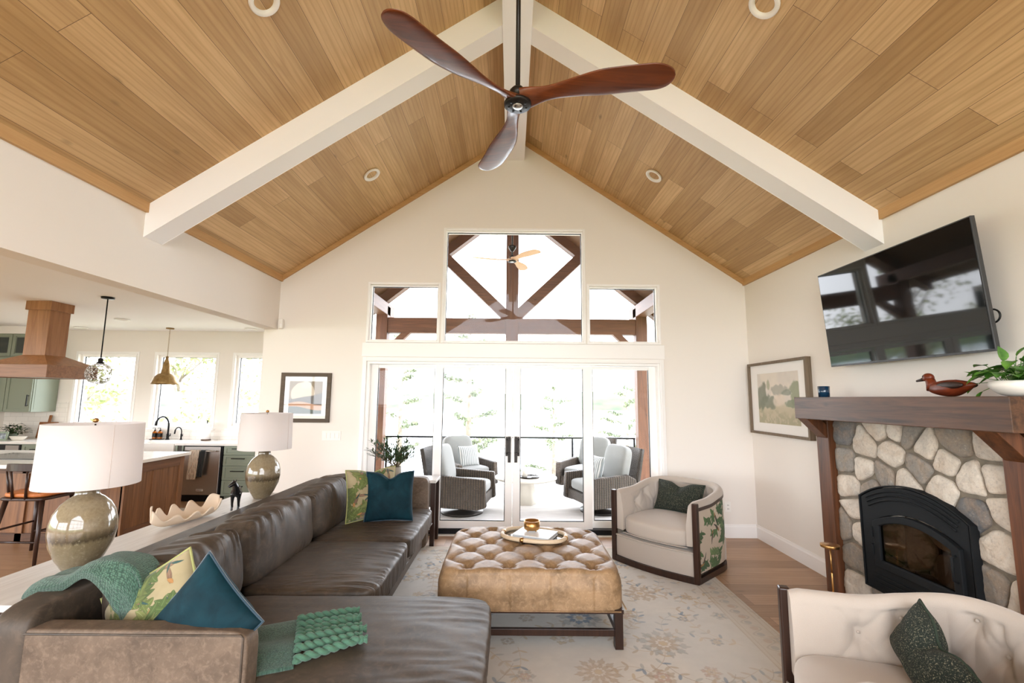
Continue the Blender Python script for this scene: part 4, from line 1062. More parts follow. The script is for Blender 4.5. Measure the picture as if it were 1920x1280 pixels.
for i, (sy, sz, kd) in enumerate(SEEDS):
    poly = [(SY0, SZ0), (SY1, SZ0), (SY1, SZ1), (SY0, SZ1)]
    for j, (ty, tz, _) in enumerate(SEEDS):
        if j != i:
            nx, ny = ty-sy, tz-sz; L = math.hypot(nx, ny); poly = clip(poly, (sy+ty)/2-nx/L*.0045, (sz+tz)/2-ny/L*.008, nx, ny)
            if len(poly) < 3: break
    if len(poly) < 3: continue
    cy_ = sum(p[0] for p in poly)/len(poly); cz_ = sum(p[1] for p in poly)/len(poly)
    # round the corners: Chaikin twice
    for _ in range(2): poly = [q for k in range(len(poly)) for q in ((poly[k][0]*.86+poly[(k+1) % len(poly)][0]*.14, poly[k][1]*.86+poly[(k+1) % len(poly)][1]*.14), (poly[k][0]*.14+poly[(k+1) % len(poly)][0]*.86, poly[k][1]*.14+poly[(k+1) % len(poly)][1]*.86))]
    # resample boundary
    P = [Vector((p[0], p[1])) for p in poly]; ls = [(P[k]-P[(k+1) % len(P)]).length for k in range(len(P))]; tot = sum(ls); NB = 56; bd = []
    k = 0; acc = 0
    for q in range(NB):
        tgt = tot*q/NB
        while acc+ls[k] < tgt: acc += ls[k]; k += 1
        f_ = (tgt-acc)/max(1e-9, ls[k]); p = P[k].lerp(P[(k+1) % len(P)], f_); nn = noise.noise(Vector((p.x*22, p.y*22, i)))
        c_ = Vector((cy_, cz_)); p = c_+(p-c_)*(1-.012+.020*nn); bd.append(p)
    tone = {'l': .15, 'g': .5, 'b': .62, 'd': .85}[kd]+sg.uniform(-.06, .06); rings = [(1, 0), (.985, .018), (.95, .028), (.86, .034), (.68, .037), (.45, .038), (.2, .038)]
    vs = []; uv_ = []
    for r_, hh in rings:
        for p in bd:
            q = Vector((cy_, cz_))+(p-Vector((cy_, cz_)))*r_; n_ = noise.noise(Vector((q.x*13, q.y*13, i*3)))*.009+noise.noise(Vector((q.x*42, q.y*42, i)))*.004
            vs.append((2.728-hh-(n_ if hh > 0 else 0), q.x, q.y)); uv_.append((tone, sg.random()*0+i*.137 % 1))
    vs.append((2.728-.038, cy_, cz_)); uv_.append((tone, i*.137 % 1)); fs = [(r_*NB+q, r_*NB+(q+1) % NB, (r_+1)*NB+(q+1) % NB, (r_+1)*NB+q) for r_ in range(len(rings)-1) for q in range(NB)]
    fs += [((len(rings)-1)*NB+q, (len(rings)-1)*NB+(q+1) % NB, len(rings)*NB) for q in range(NB)]
    m.add(vs, fs, uv_, True)
k = NT('field_stone'); tn = k.n('SeparateXYZ', {0: k.n('TexCoord').outputs['UV']}); vec = k.coords()
base = k.ramp(tn.outputs[0], [(.12, srgb(216, 205, 190)), (.3, srgb(200, 190, 176)), (.48, srgb(142, 136, 128)), (.62, srgb(128, 118, 106)), (.88, srgb(96, 98, 100))])
na = k.noise(vec, 9, 7, .65, .6); nb = k.noise(vec, 60, 6, .7); nc_ = k.noise(vec, 3.5, 4, .6)
col = k.mix(k.math('MULTIPLY', k.ramp(na.outputs['Fac'], [(.42, (0, 0, 0)), (.7, (1, 1, 1))]), .5), base, srgb(178, 148, 116))
col = k.mix(k.math('MULTIPLY', k.ramp(nc_.outputs['Fac'], [(.45, (0, 0, 0)), (.7, (1, 1, 1))]), .35), col, srgb(122, 118, 114))
col = k.mix(k.ramp(nb.outputs['Fac'], [(.5, (0, 0, 0)), (.75, (.6, .6, .6))]), col, k.mix(1.0, col, (.45, .45, .47, 1), 'MULTIPLY'))
col = k.mix(k.ramp(nb.outputs['Fac'], [(.25, (.35, .35, .35)), (.42, (0, 0, 0))]), col, srgb(226, 216, 202))
k.put(k.b.inputs['Base Color'], col); k.b.inputs['Roughness'].default_value = .85
k.bump(k.math('ADD', k.math('MULTIPLY', na.outputs['Fac'], 1.5), nb.outputs['Fac']), .8, .008); stone_m = k.m
m.build('stone_veneer', stone_m, t, world=True)
mort = mat('grey_mortar', srgb(128, 118, 104), .95, var=srgb(108, 100, 88), vscale=20, bump=.5, bscale=120, bdist=.004)
# mortar bed leaves the firebox open
m = MB(); m.box(2.715, 2.856, SY0, 2.83, 0, SZ1); m.box(2.715, 2.856, 3.55, SY1, 0, SZ1); m.box(2.715, 2.856, 2.83, 3.55, .93, SZ1); m.box(2.715, 2.856, 2.83, 3.55, 0, .25); m.build('mortar_bed', mort, t, world=True)
for y0, y1 in ((3.93, 4.08), (2.40, 2.55)): MB().box(2.655, 2.856, y0, y1, 0, 1.42).build('post', M['walnut_z'], t, world=True, bevel=.004)
for y0, y1 in ((3.94, 4.07), (2.41, 2.54)):
    m = MB(); m.prism([(2.495, 1.42), (2.655, 1.262), (2.655, 1.375), (2.61, 1.42)], FX, y0, y1); fix_normals(m.build('bracket', M['walnut_z'], t, world=True, bevel=.003))
MB().box(2.485, 2.856, 2.32, 4.085, 1.42, 1.603).build('mantel', M['walnut_y'], t, world=True, bevel=.004)
# stove insert
def arch(y0, y1, z0, zs, zt_, n=28):
    c = (y0+y1)/2; hw = (y1-y0)/2; s = zt_-zs; Rr = (hw*hw+s*s)/(2*s); zc_ = zt_-Rr; a0 = math.asin(hw/Rr)
    p = [(y0, z0+(zs-z0)*k/8) for k in range(8)]+[(c+Rr*math.sin(-a0+2*a0*k/n), zc_+Rr*math.cos(-a0+2*a0*k/n)) for k in range(n+1)]+[(y1, zs-(zs-z0)*k/8) for k in range(1, 9)]+[(y1+(y0-y1)*k/8, z0) for k in range(1, 8)]
    return p
def arch_ring(m, o_, i_, x0, x1):
    n = len(o_); vs = [(x, p[0], p[1]) for x in (x0, x1) for q in (o_, i_) for p in q]
    fs = []
    for k in range(n):
        j = (k+1) % n; A, B_, C_, D_ = k, n+k, 2*n+k, 3*n+k; a, b_, c, d = j, n+j, 2*n+j, 3*n+j
        fs += [(A, a, b_, B_), (C_, D_, d, c), (A, C_, c, a), (B_, b_, d, D_)]
    m.add(vs, fs); return m
iron = mat('black_cast_iron', (.006, .007, .008), .7, .0, spec=.25, bump=.15, bscale=200)
t = thing('fireplace_insert', (2.70, 3.2, .23), 'black arched cast iron stove insert with glass door set in the stone', 'stove')
o_, i_ = arch(2.785, 3.61, .225, .86, .985), arch(2.83, 3.49, .395, .715, .81)
m = MB(); arch_ring(m, o_, i_, 2.655, 2.715); fix_normals(m.build('surround', iron, t, world=True, bevel=.004))
m = MB(); arch_ring(m, arch(2.765, 3.63, .225, .865, 1.0), arch(2.775, 3.62, .235, .862, .992), 2.650, 2.70); fix_normals(m.build('edge_flange', iron, t, world=True))
m = MB(); arch_ring(m, arch(2.83, 3.49, .40, .712, .802), arch(2.885, 3.435, .455, .69, .755), 2.630, 2.668); dr = fix_normals(m.build('door', iron, t, world=True, bevel=.006))
m = MB(); m.prism(arch(2.885, 3.435, .455, .69, .755), yz, 2.648, 2.652); fix_normals(m.build('glass', pane('stove_glass', (.5, .44, .38, 1), 1.0), dr, world=True))
m = MB(); m.tube([(2.632, 2.855, .52), (2.605, 2.855, .53), (2.605, 2.855, .66), (2.632, 2.855, .67)], .007, 8); m.build('handle', iron, dr, world=True)
for q in range(3):
    c = 3.1975; pts = []
    for k in range(25):
        a = -1+2*k/24; y = c+a*(.36-.01*q); pts.append((2.652, y, .885+.075-q*.028-.0-(.095)*a*a))
    m = MB(); m.tube(pts, .006, 6); m.build('louver', iron, t, world=True)
for q in range(3): MB().box(2.645, 2.66, 2.88, 3.52, .275+q*.03, .285+q*.03).build('louver', iron, t, world=True)
for z in (.50, .62): MB().box(2.622, 2.66, 3.488, 3.505, z-.02, z+.05).build('hinge', iron, t, world=True)
brick = NT('firebrick'); bb = brick.n('TexBrick', {'Vector': brick.coords('UV'), 'Color1': srgb(196, 168, 130), 'Color2': srgb(176, 150, 116), 'Mortar': srgb(90, 76, 60), 'Scale': 1, 'Mortar Size': .003, 'Brick Width': .11, 'Row Height': .23}, offset=.0)
brick.put(brick.b.inputs['Base Color'], bb.outputs['Color']); brick.b.inputs['Roughness'].default_value = .9
m = MB()
m.add([(2.852, 2.84, .30), (2.852, 3.52, .30), (2.852, 3.52, .92), (2.852, 2.84, .92)], [(0, 1, 2, 3)], [(2.84, .3), (3.52, .3), (3.52, .92), (2.84, .92)])
m.add([(2.852, 3.52, .30), (2.72, 3.52, .30), (2.72, 3.52, .92), (2.852, 3.52, .92)], [(0, 1, 2, 3)], [(0, .3), (.16, .3), (.16, .92), (0, .92)])
m.add([(2.72, 2.84, .30), (2.852, 2.84, .30), (2.852, 2.84, .92), (2.72, 2.84, .92)], [(0, 1, 2, 3)], [(0, .3), (.16, .3), (.16, .92), (0, .92)])
m.add([(2.72, 2.84, .30), (2.72, 3.52, .30), (2.852, 3.52, .30), (2.852, 2.84, .30)], [(0, 1, 2, 3)], [(0, 0), (.7, 0), (.7, .16), (0, .16)])
m.build('firebox', brick.m, t, world=True, solid=.004)

# ---- things on the mantel
MT = 1.603
t = thing('blue_tumbler', (2.60, 3.86, MT), 'dark blue glass tumbler at the far end of the mantel', 'glass')
bg_m = mat('blue_glass', srgb(22, 56, 82), .08, spec=.7, coat=.6)
MB().lathe([(0, .001), (.040, .001), (.044, .09), (.041, .09), (.037, .012), (0, .012)], n=36).build('cup', bg_m, t)
t = thing('wooden_duck', (2.60, 2.755, MT), 'reddish brown carved wooden duck decoy on the mantel beside the white bowl', 'duck')
duckm = wood('reddish_duck_wood', srgb(88, 34, 18), srgb(140, 62, 34), 1, .35, 2.0, False); dark_d = mat('dark_duck_paint', srgb(44, 26, 20), .45)
m = MB()
def dk(u, v):
    s = u; a = 2*PI*v; y = .13-.30*s; r = .052*math.sin(PI*min(1, s*1.0+.02))**.55*(1-.35*max(0, s-.6)/.4); zc_ = .05+.018*max(0, s-.55)/.45
    return (1.05*r*math.cos(a), y, max(0.0, zc_+r*.95*math.sin(a)*(1 if math.sin(a) > 0 else 1.0)))
m.grid(dk, 30, 24, cv=True); fix_normals(m.build('body', duckm, t))
m = MB(); m.tube([(0, .095, .05), (0, .112, .085), (0, .118, .108)], [.038, .026, .024], 16); m.ball((0, .128, .118), (.027, .034, .028), 18, 12); m.build('head', duckm, t)
m = MB(); m.tube([(0, .150, .113), (0, .175, .106), (0, .212, .100)], [.015, .010, .006], 10); m.build('bill', dark_d, t)
for s in (-1, 1):
    m = MB(); m.ball((s*.042, -.05, .066), (.014, .085, .022), 14, 8); m.build('wing', dark_d, t)
    m = MB(); m.ball((s*.023, .140, .127), .004, 8, 6); m.build('eye', M['blackmetal'], t)
t = thing('bowl_planter', (2.64, 2.425, MT), 'white ceramic bowl planter with trailing green pothos on the mantel', 'plant')
MB().lathe([(0, 0), (.062, 0), (.108, .042), (.118, .062), (.106, .084), (.100, .084), (.10, .06), (0, .05)], n=8, c=(0, 0, 0)).build('bowl', mat('white_ceramic', srgb(236, 230, 222), .4), t, smooth=True, subd=1)
MB().lathe([(0, .07), (.099, .07)], n=20).build('soil', mat('dark_soil', srgb(50, 38, 28), .95), t)
def leaf(m, base, d_, L, W, up=Vector((0, 0, 1)), curl=.25):
    d_ = d_.normalized(); s_ = d_.cross(up)
    if s_.length < .1: s_ = Vector((1, 0, 0))
    s_.normalize(); n_ = s_.cross(d_).normalized(); vs = []
    prof = [(0, 0), (.12, .55), (.3, .95), (.5, 1), (.7, .75), (.88, .35), (1, 0)]
    for a, w_ in prof:
        c = base+d_*L*a-n_*curl*L*a*a
        for q in (-1, -.5, 0, .5, 1): vs.append(c+s_*W/2*w_*q+n_*W*.16*abs(q)*w_)
    fs = [(5*i+j, 5*i+j+1, 5*i+6+j, 5*i+5+j) for i in range(len(prof)-1) for j in range(4)]
    m.add(vs, fs, smooth=True)
pl_m = mat('pothos_leaf', srgb(38, 88, 26), .35, var=srgb(96, 146, 54), vscale=16); lg = random.Random(8)
fo = MB(); st = MB()
for i in range(58):
    a = lg.uniform(0, 2*PI); el = lg.uniform(.1, 1.25); L = lg.uniform(.05, .13); d_ = Vector((math.cos(a)*math.cos(el)*.8, math.sin(a)*math.cos(el)*1.25, math.sin(el)*.85+.1))
    b0 = Vector((lg.uniform(-.05, .05), lg.uniform(-.05, .05), .075)); e = b0+d_*L*1.15; e.z = max(e.z, .095)
    if e.x > .16: e.x = .16
    st.tube([b0, b0.lerp(e, .5)+Vector((0, 0, .015)), e], .0018, 5)
    ld = Vector((d_.x+lg.uniform(-.4, .4), d_.y+lg.uniform(-.4, .4), lg.uniform(-.35, .35))); 
    if e.x+ld.normalized().x*.08 > .2: ld.x = -abs(ld.x)
    leaf(fo, e, ld, lg.uniform(.075, .11), lg.uniform(.042, .062), curl=lg.uniform(.1, .4))
for p, d_ in ((Vector((-.03, .14, .03)), Vector((-.2, .6, -.8))), (Vector((-.02, .17, .075)), Vector((-.1, .9, -.5))), (Vector((0, .19, .11)), Vector((0, .8, .6)))):
    st.tube([Vector((0, .05, .08)), p], .0018, 5); leaf(fo, p, d_, .085, .042)
st.build('stems', pl_m, t); fo.build('leaves', pl_m, t)

# ================================================================== TELEVISION
t = thing('television', (2.70, 3.25, 2.25), 'large flat black television mounted tilted on the right wall above the mantel', 'television')
A_ = Vector((2.66, 0, 2.650)); B_ = Vector((2.72, 0, 1.858)); up_ = (A_-B_).normalized(); nr_ = Vector((-up_.z, 0, up_.x)); Hh = (A_-B_).length
def tvbox(m, y0, y1, h0, h1, d0, d1):
    vs = [B_+up_*h+nr_*(-d)+Vector((0, y, 0)) for y in (y0, y1) for h in (h0, h1) for d in (d0, d1)]
    return m.add(vs, [(0,1,3,2), (4,6,7,5), (0,4,5,1), (2,3,7,6), (0,2,6,4), (1,5,7,3)])
TY0, TY1 = 2.575, 3.925
m = MB(); tvbox(m, TY0, TY1, 0, Hh, .002, .028); fix_normals(m.build('housing', mat('dark_grey_plastic', (.05, .05, .052), .4, .3), t, world=True, bevel=.002))
m = MB(); tvbox(m, TY0+.008, TY1-.008, .014, Hh-.008, 0, .003); fix_normals(m.build('screen', mat('black_screen_glass', (.003, .004, .004), .04, spec=.55), t, world=True))
m = MB(); m.box(2.76, 2.856, 3.05, 3.45, 2.1, 2.4); m.box(2.70, 2.78, 3.15, 3.20, 2.2, 2.3); m.build('wall_bracket', M['blackmetal'], t, world=True)
m = MB(); m.tube([(2.745, 2.60-.045*math.sin(PI*q/12), 2.06+.04*math.cos(PI*q/12)) for q in range(13)], .005, 8); m.build('cable', M['blackmetal'], t, world=True)

# ================================================================== PICTURES, PLATES
def paint_land(h, w_):
    X, Y = np.meshgrid(np.linspace(0, 1, w_), np.linspace(0, 1, h)); N = vnoise(h, w_, w_*.22, 3, 6); N2 = vnoise(h, w_, w_*.06, 4, 4)
    A = np.ones((h, w_, 3))*lin(222, 212, 198); blend(A, sm(N, .4, .7)*.5, lin(206, 198, 192))
    blend(A, (1-sm(Y+.25*(N-.5), .30, .52))*.75, lin(188, 176, 146)); blend(A, (1-sm(Y+.5*(N-.5), .05, .35))*.6*sm(N2, .35, .6), lin(150, 148, 120))
    for cx, cy, r1, r2, c in ((.10, .55, .20, .30, (122, 128, 112)), (.25, .42, .22, .17, (126, 132, 116)), (.92, .60, .14, .27, (142, 150, 122)), (.55, .66, .22, .12, (168, 166, 154)), (.72, .60, .14, .07, (140, 146, 134)), (.85, .40, .2, .08, (130, 140, 118)), (.28, .75, .045, .12, (168, 168, 142))):
        d_ = ((X-cx)/r1)**2+((Y-cy)/r2)**2+1.5*(N-.5)+.9*(N2-.5); blend(A, (1-sm(d_, .55, 1.1))*.85, lin(*c))
    d_ = ((X-.55-.3*(Y-.45))/.16)**2+((Y-.46)/.13)**2+1.2*(N-.5); blend(A, (1-sm(d_, .4, 1.1))*.8, lin(220, 206, 190))
    return A*(.95+.1*N2)[..., None]
def paint_abs(h, w_):
    X, Y = np.meshgrid(np.linspace(0, 1, w_), np.linspace(0, 1, h)); N = vnoise(h, w_, w_*.3, 13, 5)
    A = np.ones((h, w_, 3))*lin(140, 126, 106)
    blend(A, (1-sm(((X-.42)/.36)**2+((Y-.62)/.36)**2+.3*(N-.5), .9, 1.05)), lin(204, 190, 170)); blend(A, (1-sm(((X-.5)/.16)**2+((Y-.88)/.12)**2, .85, 1.05)), lin(212, 202, 184))
    blend(A, (1-sm(Y-.42-.22*X+.1*(N-.5), -.02, .02))*1.0, lin(106, 104, 102)); blend(A, (1-sm(Y-.32-.05*np.sin(X*5), -.02, .02)), lin(192, 150, 122)); blend(A, (1-sm(Y-.17-.06*np.sin(X*4+1), -.02, .02)), lin(92, 104, 102))
    blend(A, sm(np.abs(((X*60) % 1)-.5), .42, .5)*.25, lin(220, 210, 196)); return A
fr1 = wood('taupe_frame_wood', srgb(104, 88, 70), srgb(136, 118, 98), 2, .5, 1.2, False); matb = mat('white_mat_board', srgb(238, 234, 230), .8)
t = thing('framed_picture', (2.85, 4.94, 1.6), 'misty landscape in a deep taupe frame on the right wall by the mantel', 'picture')
Y0, Y1, Z0, Z1 = 4.40, 5.49, 1.20, 1.995
m = MB(); m.box(2.805, 2.862, Y0, Y0+.028, Z0, Z1); m.box(2.805, 2.862, Y1-.028, Y1, Z0, Z1); m.box(2.805, 2.862, Y0+.028, Y1-.028, Z0, Z0+.028); m.box(2.805, 2.862, Y0+.028, Y1-.028, Z1-.028, Z1); m.build('frame', fr1, t, world=True, bevel=.002)
MB().box(2.830, 2.84, Y0+.028, Y1-.028, Z0+.028, Z1-.028).build('mat_board', matb, t, world=True)
m = MB(); m.add([(2.828, Y1-.17, Z0+.125), (2.828, Y0+.16, Z0+.125), (2.828, Y0+.16, Z1-.125), (2.828, Y1-.17, Z1-.125)], [(0, 1, 2, 3)], [(0, 0), (1, 0), (1, 1), (0, 1)]); m.build('print', image_mat('misty_landscape_print', paint_land(300, 420), .8), t, world=True)
MB().box(2.815, 2.818, Y0+.028, Y1-.028, Z0+.028, Z1-.028).build('glass', M['glass'], t, world=True)
t = thing('framed_picture', (-2.445, D, 1.56), 'square abstract landscape in a brown frame on the far wall above the light switches', 'picture')
fr2 = wood('brown_frame_wood', srgb(72, 58, 44), srgb(104, 86, 66), 0, .5, 1.2, False)
X0, X1, Z0, Z1 = -2.742, -2.147, 1.267, 1.852; ya, yb = D-.03, D
m = MB(); f_ = .045; m.box(X0, X0+f_, ya, yb, Z0, Z1); m.box(X1-f_, X1, ya, yb, Z0, Z1); m.box(X0+f_, X1-f_, ya, yb, Z0, Z0+f_); m.box(X0+f_, X1-f_, ya, yb, Z1-f_, Z1); m.build('frame', fr2, t, world=True, bevel=.002)
MB().box(X0+f_, X1-f_, D-.012, D-.006, Z0+f_, Z1-f_).build('mat_board', matb, t, world=True)
m = MB(); m.add([(X0+.10, D-.0135, Z0+.10), (X1-.10, D-.0135, Z0+.10), (X1-.10, D-.0135, Z1-.10), (X0+.10, D-.0135, Z1-.10)], [(0, 1, 2, 3)], [(0, 0), (1, 0), (1, 1), (0, 1)]); m.build('print', image_mat('abstract_landscape_print', paint_abs(260, 260), .8), t, world=True)
MB().box(X0+f_, X1-f_, D-.022, D-.019, Z0+f_, Z1-f_).build('glass', pane('picture_glass', (1, 1, 1, 1), .6), t, world=True)
plast = mat('white_plastic', srgb(238, 234, 228), .4)
t = thing('light_switches', (-2.115, D, 1.115), 'white four gang switch plate below the picture on the far wall', 'light switch')
MB().box(-2.225, -2.005, D-.006, D, 1.06, 1.172).build('plate', plast, t, world=True, bevel=.002)
for i in range(4): MB().box(-2.205+i*.049, -2.172+i*.049, D-.011, D-.006, 1.083, 1.149).build('rocker', plast, t, world=True, bevel=.002)
t = thing('power_outlet', (2.53, D, .345), 'white power outlet low on the far wall beside the barrel chair', 'outlet')
MB().box(2.495, 2.565, D-.006, D, .285, .40).build('plate', plast, t, world=True, bevel=.002)
for z in (.322, .363): MB().box(2.515, 2.545, D-.008, D-.006, z-.014, z+.014).build('socket', plast, t, world=True, bevel=.002); MB().box(2.522, 2.526, D-.0085, D-.008, z-.006, z+.006).box(2.534, 2.538, D-.0085, D-.008, z-.006, z+.006).build('slot', M['blackmetal'], t, world=True)
t = thing('motion_sensor', (-2.79, D-.03, 2.44), 'small white motion sensor in the corner under the upper wall', 'sensor')
m = MB(); superbox(m, (-2.785, D-.035, 2.44), (.06, .05, .12), 5, 10); m.build('housing', plast, t, world=True)
m = MB(); m.ball((-2.778, D-.061, 2.415), (.018, .004, .022), 12, 8); m.build('lens', M['trimw'], t, world=True)

# ================================================================== DOWNLIGHTS
def downlight(loc, nrm, label, group):
    t = thing('recessed_light', loc, label, 'ceiling light', group)
    q = Vector(nrm).to_track_quat('Z', 'Y'); t.rotation_mode = 'QUATERNION'; t.rotation_quaternion = q
    m = MB(); m.lathe([(.062, .0), (.092, .0), (.092, .012), (.085, .018), (.062, .010), (.055, -.03), (.048, -.05)], n=32, cap=False); m.build('trim_ring', M['trimw'], t)
    m = MB(); m.lathe([(0, -.048), (.05, -.048), (.047, -.040), (0, -.036)], n=24); m.build('lens', mat('frosted_lens', srgb(226, 222, 216), .5), t)
s_ = 1/math.sqrt(1+SL*SL)
g_ = 'recessed lights in the wooden ceiling'
for x, y, lb in ((-1.5, 4.66, 'round white recessed light in the left slope beyond the cross beam'), (1.5, 4.66, 'round white recessed light in the right slope beyond the cross beam'),
                 (-1.5, 2.5, 'round white recessed light in the left slope nearer than the cross beam'), (1.5, 2.5, 'round white recessed light in the right slope nearer than the cross beam')):
    downlight((x, y, zc(x)-.003), (s_*SL if x < 0 else -s_*SL, 0, -s_), lb, g_)
g2_ = 'recessed lights in the kitchen ceiling'
for x, y, lb in ((-5.62, 6.6, 'flat recessed light in the white kitchen ceiling between the two pendants'), (-7.0, 7.45, 'flat recessed light in the white kitchen ceiling above the left kitchen window'), (-4.24, 7.45, 'flat recessed light in the white kitchen ceiling by the wall end')):
    downlight((x, y, KC-.003), (0, 0, -1), lb, g2_)

# ================================================================== CEILING FAN
def fan(name, loc, Rb, a0, blade_m, under_m, label, ztop, hub_m, zc_=None):
    t = thing(name, loc, label, 'ceiling fan')
    for k in range(3):
        an = a0+k*2*PI/3; ca, sa = math.cos(an), math.sin(an); m = MB(); NU, NV = 40, 14
        def f(u, v):
            u = 1-(1-u)**1.4; r = .02+(Rb-.02)*u
            wd = .074+.045*math.exp(-((u)/.12)**2)+.095*float(sm(np.float64(u), .15, .60)); tipf = max(0.0, 1-max(0, (u-.84)/.16)**2.4)**.5; wd = wd*tipf+.001
            sweep = -.03*math.sin(PI*min(1, u*1.05)); pitch = R(22)*(1-float(sm(np.float64(u), .02, .45)))+R(9)
            a = 2*PI*v; cx = wd/2*math.cos(a); th = (.012-.006*u)*math.sin(a)*(1 if wd > .01 else .3)
            if u < .12: th *= 1+1.2*(1-u/.12)
            lx = cx*math.cos(pitch)+th*math.sin(pitch)+sweep; lz = -cx*math.sin(pitch)+th*math.cos(pitch)+.026
            return (ca*r-sa*lx, sa*r+ca*lx, lz)
        m.grid(f, NU, NV, cv=True); fix_normals(m.build('blade', blade_m, t))
    MB().lathe([(0, -.012), (.064, -.012), (.073, -.006), (.073, .006), (.0, .008)], n=40).build('hub_plate', hub_m, t)
    MB().lathe([(0, -.022), (.018, -.021), (.027, -.014), (.030, -.011)], n=28).build('hub_cap', M['chrome'], t)
    for k in range(7): a = k*2*PI/7+.3; m = MB(); m.lathe([(0, -.0145), (.006, -.0145), (.006, -.010)], (.048*math.cos(a), .048*math.sin(a), 0), 10); m.build('screw', M['blackmetal'], t)
    MB().lathe([(0, .035), (.044, .035), (.044, .075), (.030, .092), (.016, .098), (0, .10)], n=32).build('motor_housing', hub_m, t)
    h = ztop-loc[2]; MB().lathe([(.0125, .09), (.0125, h)], n=16).build('downrod', hub_m, t)
    cz = (zc_ if zc_ else ztop)-loc[2]
    MB().lathe([(.016, cz-.09), (.03, cz-.085), (.062, cz-.03), (.065, cz), (0, cz)], n=32).build('canopy', hub_m, t)
    return t
wal = wood('walnut_fan_blade', srgb(70, 34, 17), srgb(136, 70, 34), 0, .3, .8, False, coat=.15, dark=.7)
fan('ceiling_fan', (.022, 2.30, 3.13), .80, R(-15), wal, wal, 'walnut three blade ceiling fan hanging from the white ridge beam indoors', 4.575, M['bronze'])

# ================================================================== CONSOLE TABLES AND LAMPS
ww = wood('whitewashed_wood', srgb(196, 190, 184), srgb(222, 218, 214), 1, .45, 1, True, dark=.86)
t = thing('console_table', (-2.23, 3.0, 0), 'long whitewashed console table behind the sofa back', 'table')
MB().box(-2.43, -2.045, 2.04, 4.35, .672, .70).build('tabletop', ww, t, world=True, bevel=.003)
MB().box(-2.40, -2.075, 2.07, 4.30, .60, .672).build('apron', M['darkwood'], t, world=True)
for x in (-2.38, -2.095):
    for y in (2.10, 4.27): MB().box(x-.025, x+.025, y-.025, y+.025, 0, .60).build('leg', M['darkwood'], t, world=True, bevel=.002)
t = thing('end_console', (-1.38, 5.3, 0), 'narrow console with dark legs between the sofa arm and glass doors', 'table')
MB().box(-1.96, -.80, 5.14, 5.46, .655, .685).build('tabletop', ww, t, world=True, bevel=.003)
for x in (-1.93, -.832):
    for y in (5.17, 5.43): MB().box(x-.024, x+.024, y-.024, y+.024, 0, .655).build('leg', M['darkwood'], t, world=True, bevel=.002)
MB().box(-1.9, -.86, 5.16, 5.44, .14, .165).build('shelf', M['darkwood'], t, world=True)
k = NT('olive_crackle_glaze'); vec = k.coords(); z = k.n('SeparateXYZ', {0: vec}).outputs[2]; sp = k.noise(vec, 70, 5, .7); st_ = k.noise(k.coords('Object', (60, 60, 5)), 1.0, 5, .6)
zz = k.math('ADD', z, k.math('MULTIPLY', k.math('SUBTRACT', st_.outputs['Fac'], .5), .05))
base = k.ramp(zz, [(.0, srgb(122, 110, 88)), (.15, srgb(112, 99, 76)), (.165, srgb(66, 56, 42)), (.185, srgb(88, 76, 58)), (.21, srgb(126, 112, 90)), (.34, srgb(136, 122, 98)), (.39, srgb(98, 86, 68))])
col = k.mix(k.ramp(sp.outputs['Fac'], [(.48, (0, 0, 0)), (.7, (.5, .5, .5))]), base, srgb(100, 86, 62)); col = k.mix(k.ramp(sp.outputs['Fac'], [(.28, (.4, .4, .4)), (.42, (0, 0, 0))]), col, srgb(182, 170, 142))
k.put(k.b.inputs['Base Color'], col); k.b.inputs['Roughness'].default_value = .10; k.b.inputs['Coat Weight'].default_value = .6; k.b.inputs['Coat Roughness'].default_value = .04
glaze = k.m
sh = bpy.data.materials.new('white_linen_shade'); sh.use_nodes = True; tt = sh.node_tree; pb = tt.nodes['Principled BSDF']; pb.inputs['Base Color'].default_value = srgb(240, 234, 232); pb.inputs['Roughness'].default_value = .9
trl = tt.nodes.new('ShaderNodeBsdfTranslucent'); trl.inputs[0].default_value = srgb(240, 234, 230); mxs = tt.nodes.new('ShaderNodeMixShader'); mxs.inputs[0].default_value = .38
tt.links.new(pb.outputs[0], mxs.inputs[1]); tt.links.new(trl.outputs[0], mxs.inputs[2]); tt.links.new(mxs.outputs[0], tt.nodes['Material Output'].inputs[0])
def lamp(loc, label, rz=0):
    t = thing('table_lamp', loc, label, 'lamp', None, rz)
    m = MB(); m.lathe([(0, .001), (.058, .001), (.064, .008), (.098, .065), (.126, .13), (.136, .19), (.134, .235), (.122, .285), (.098, .325), (.070, .352), (.054, .362), (.049, .372), (.048, .392), (.053, .405), (.051, .409), (.044, .408), (.042, .39), (0, .388)], n=56); m.build('base', glaze, t)
    m = MB(); m.lathe([(.009, .385), (.009, .44), (.016, .445), (.016, .50), (.006, .51), (.004, .72)], n=16); m.build('stem', M['bronze'], t)
    m = MB(); m.lathe([(.212, .415), (.205, .722), (.2035, .722), (.2105, .415), (.212, .415)], n=64, cap=False); s = m.build('shade', sh, t)
    m = MB(); m.tube([(.198*math.cos(2*PI*k/40), .198*math.sin(2*PI*k/40), .70) for k in range(40)], .002, 6, closed=True)
    for k in range(3): a = k*2*PI/3; m.tube([(0, 0, .70), (.199*math.cos(a), .199*math.sin(a), .70)], .0018, 6)
    m.build('shade_ring', M['bronze'], s)
    m = MB(); m.tube([(.2125*math.cos(R(-28)), .2125*math.sin(R(-28)), .416), (.2058*math.cos(R(-28)), .2058*math.sin(R(-28)), .721)], .0011, 6); m.build('seam', mat('shade_seam', srgb(206, 190, 182), .9), s)
    m = MB(); m.ball((0, 0, .738), (.014, .014, .012), 14, 10); m.build('finial', M['brass'], t)
lamp((-2.155, 2.44, .70), 'olive glazed ceramic table lamp with white drum shade at the near end of the console')
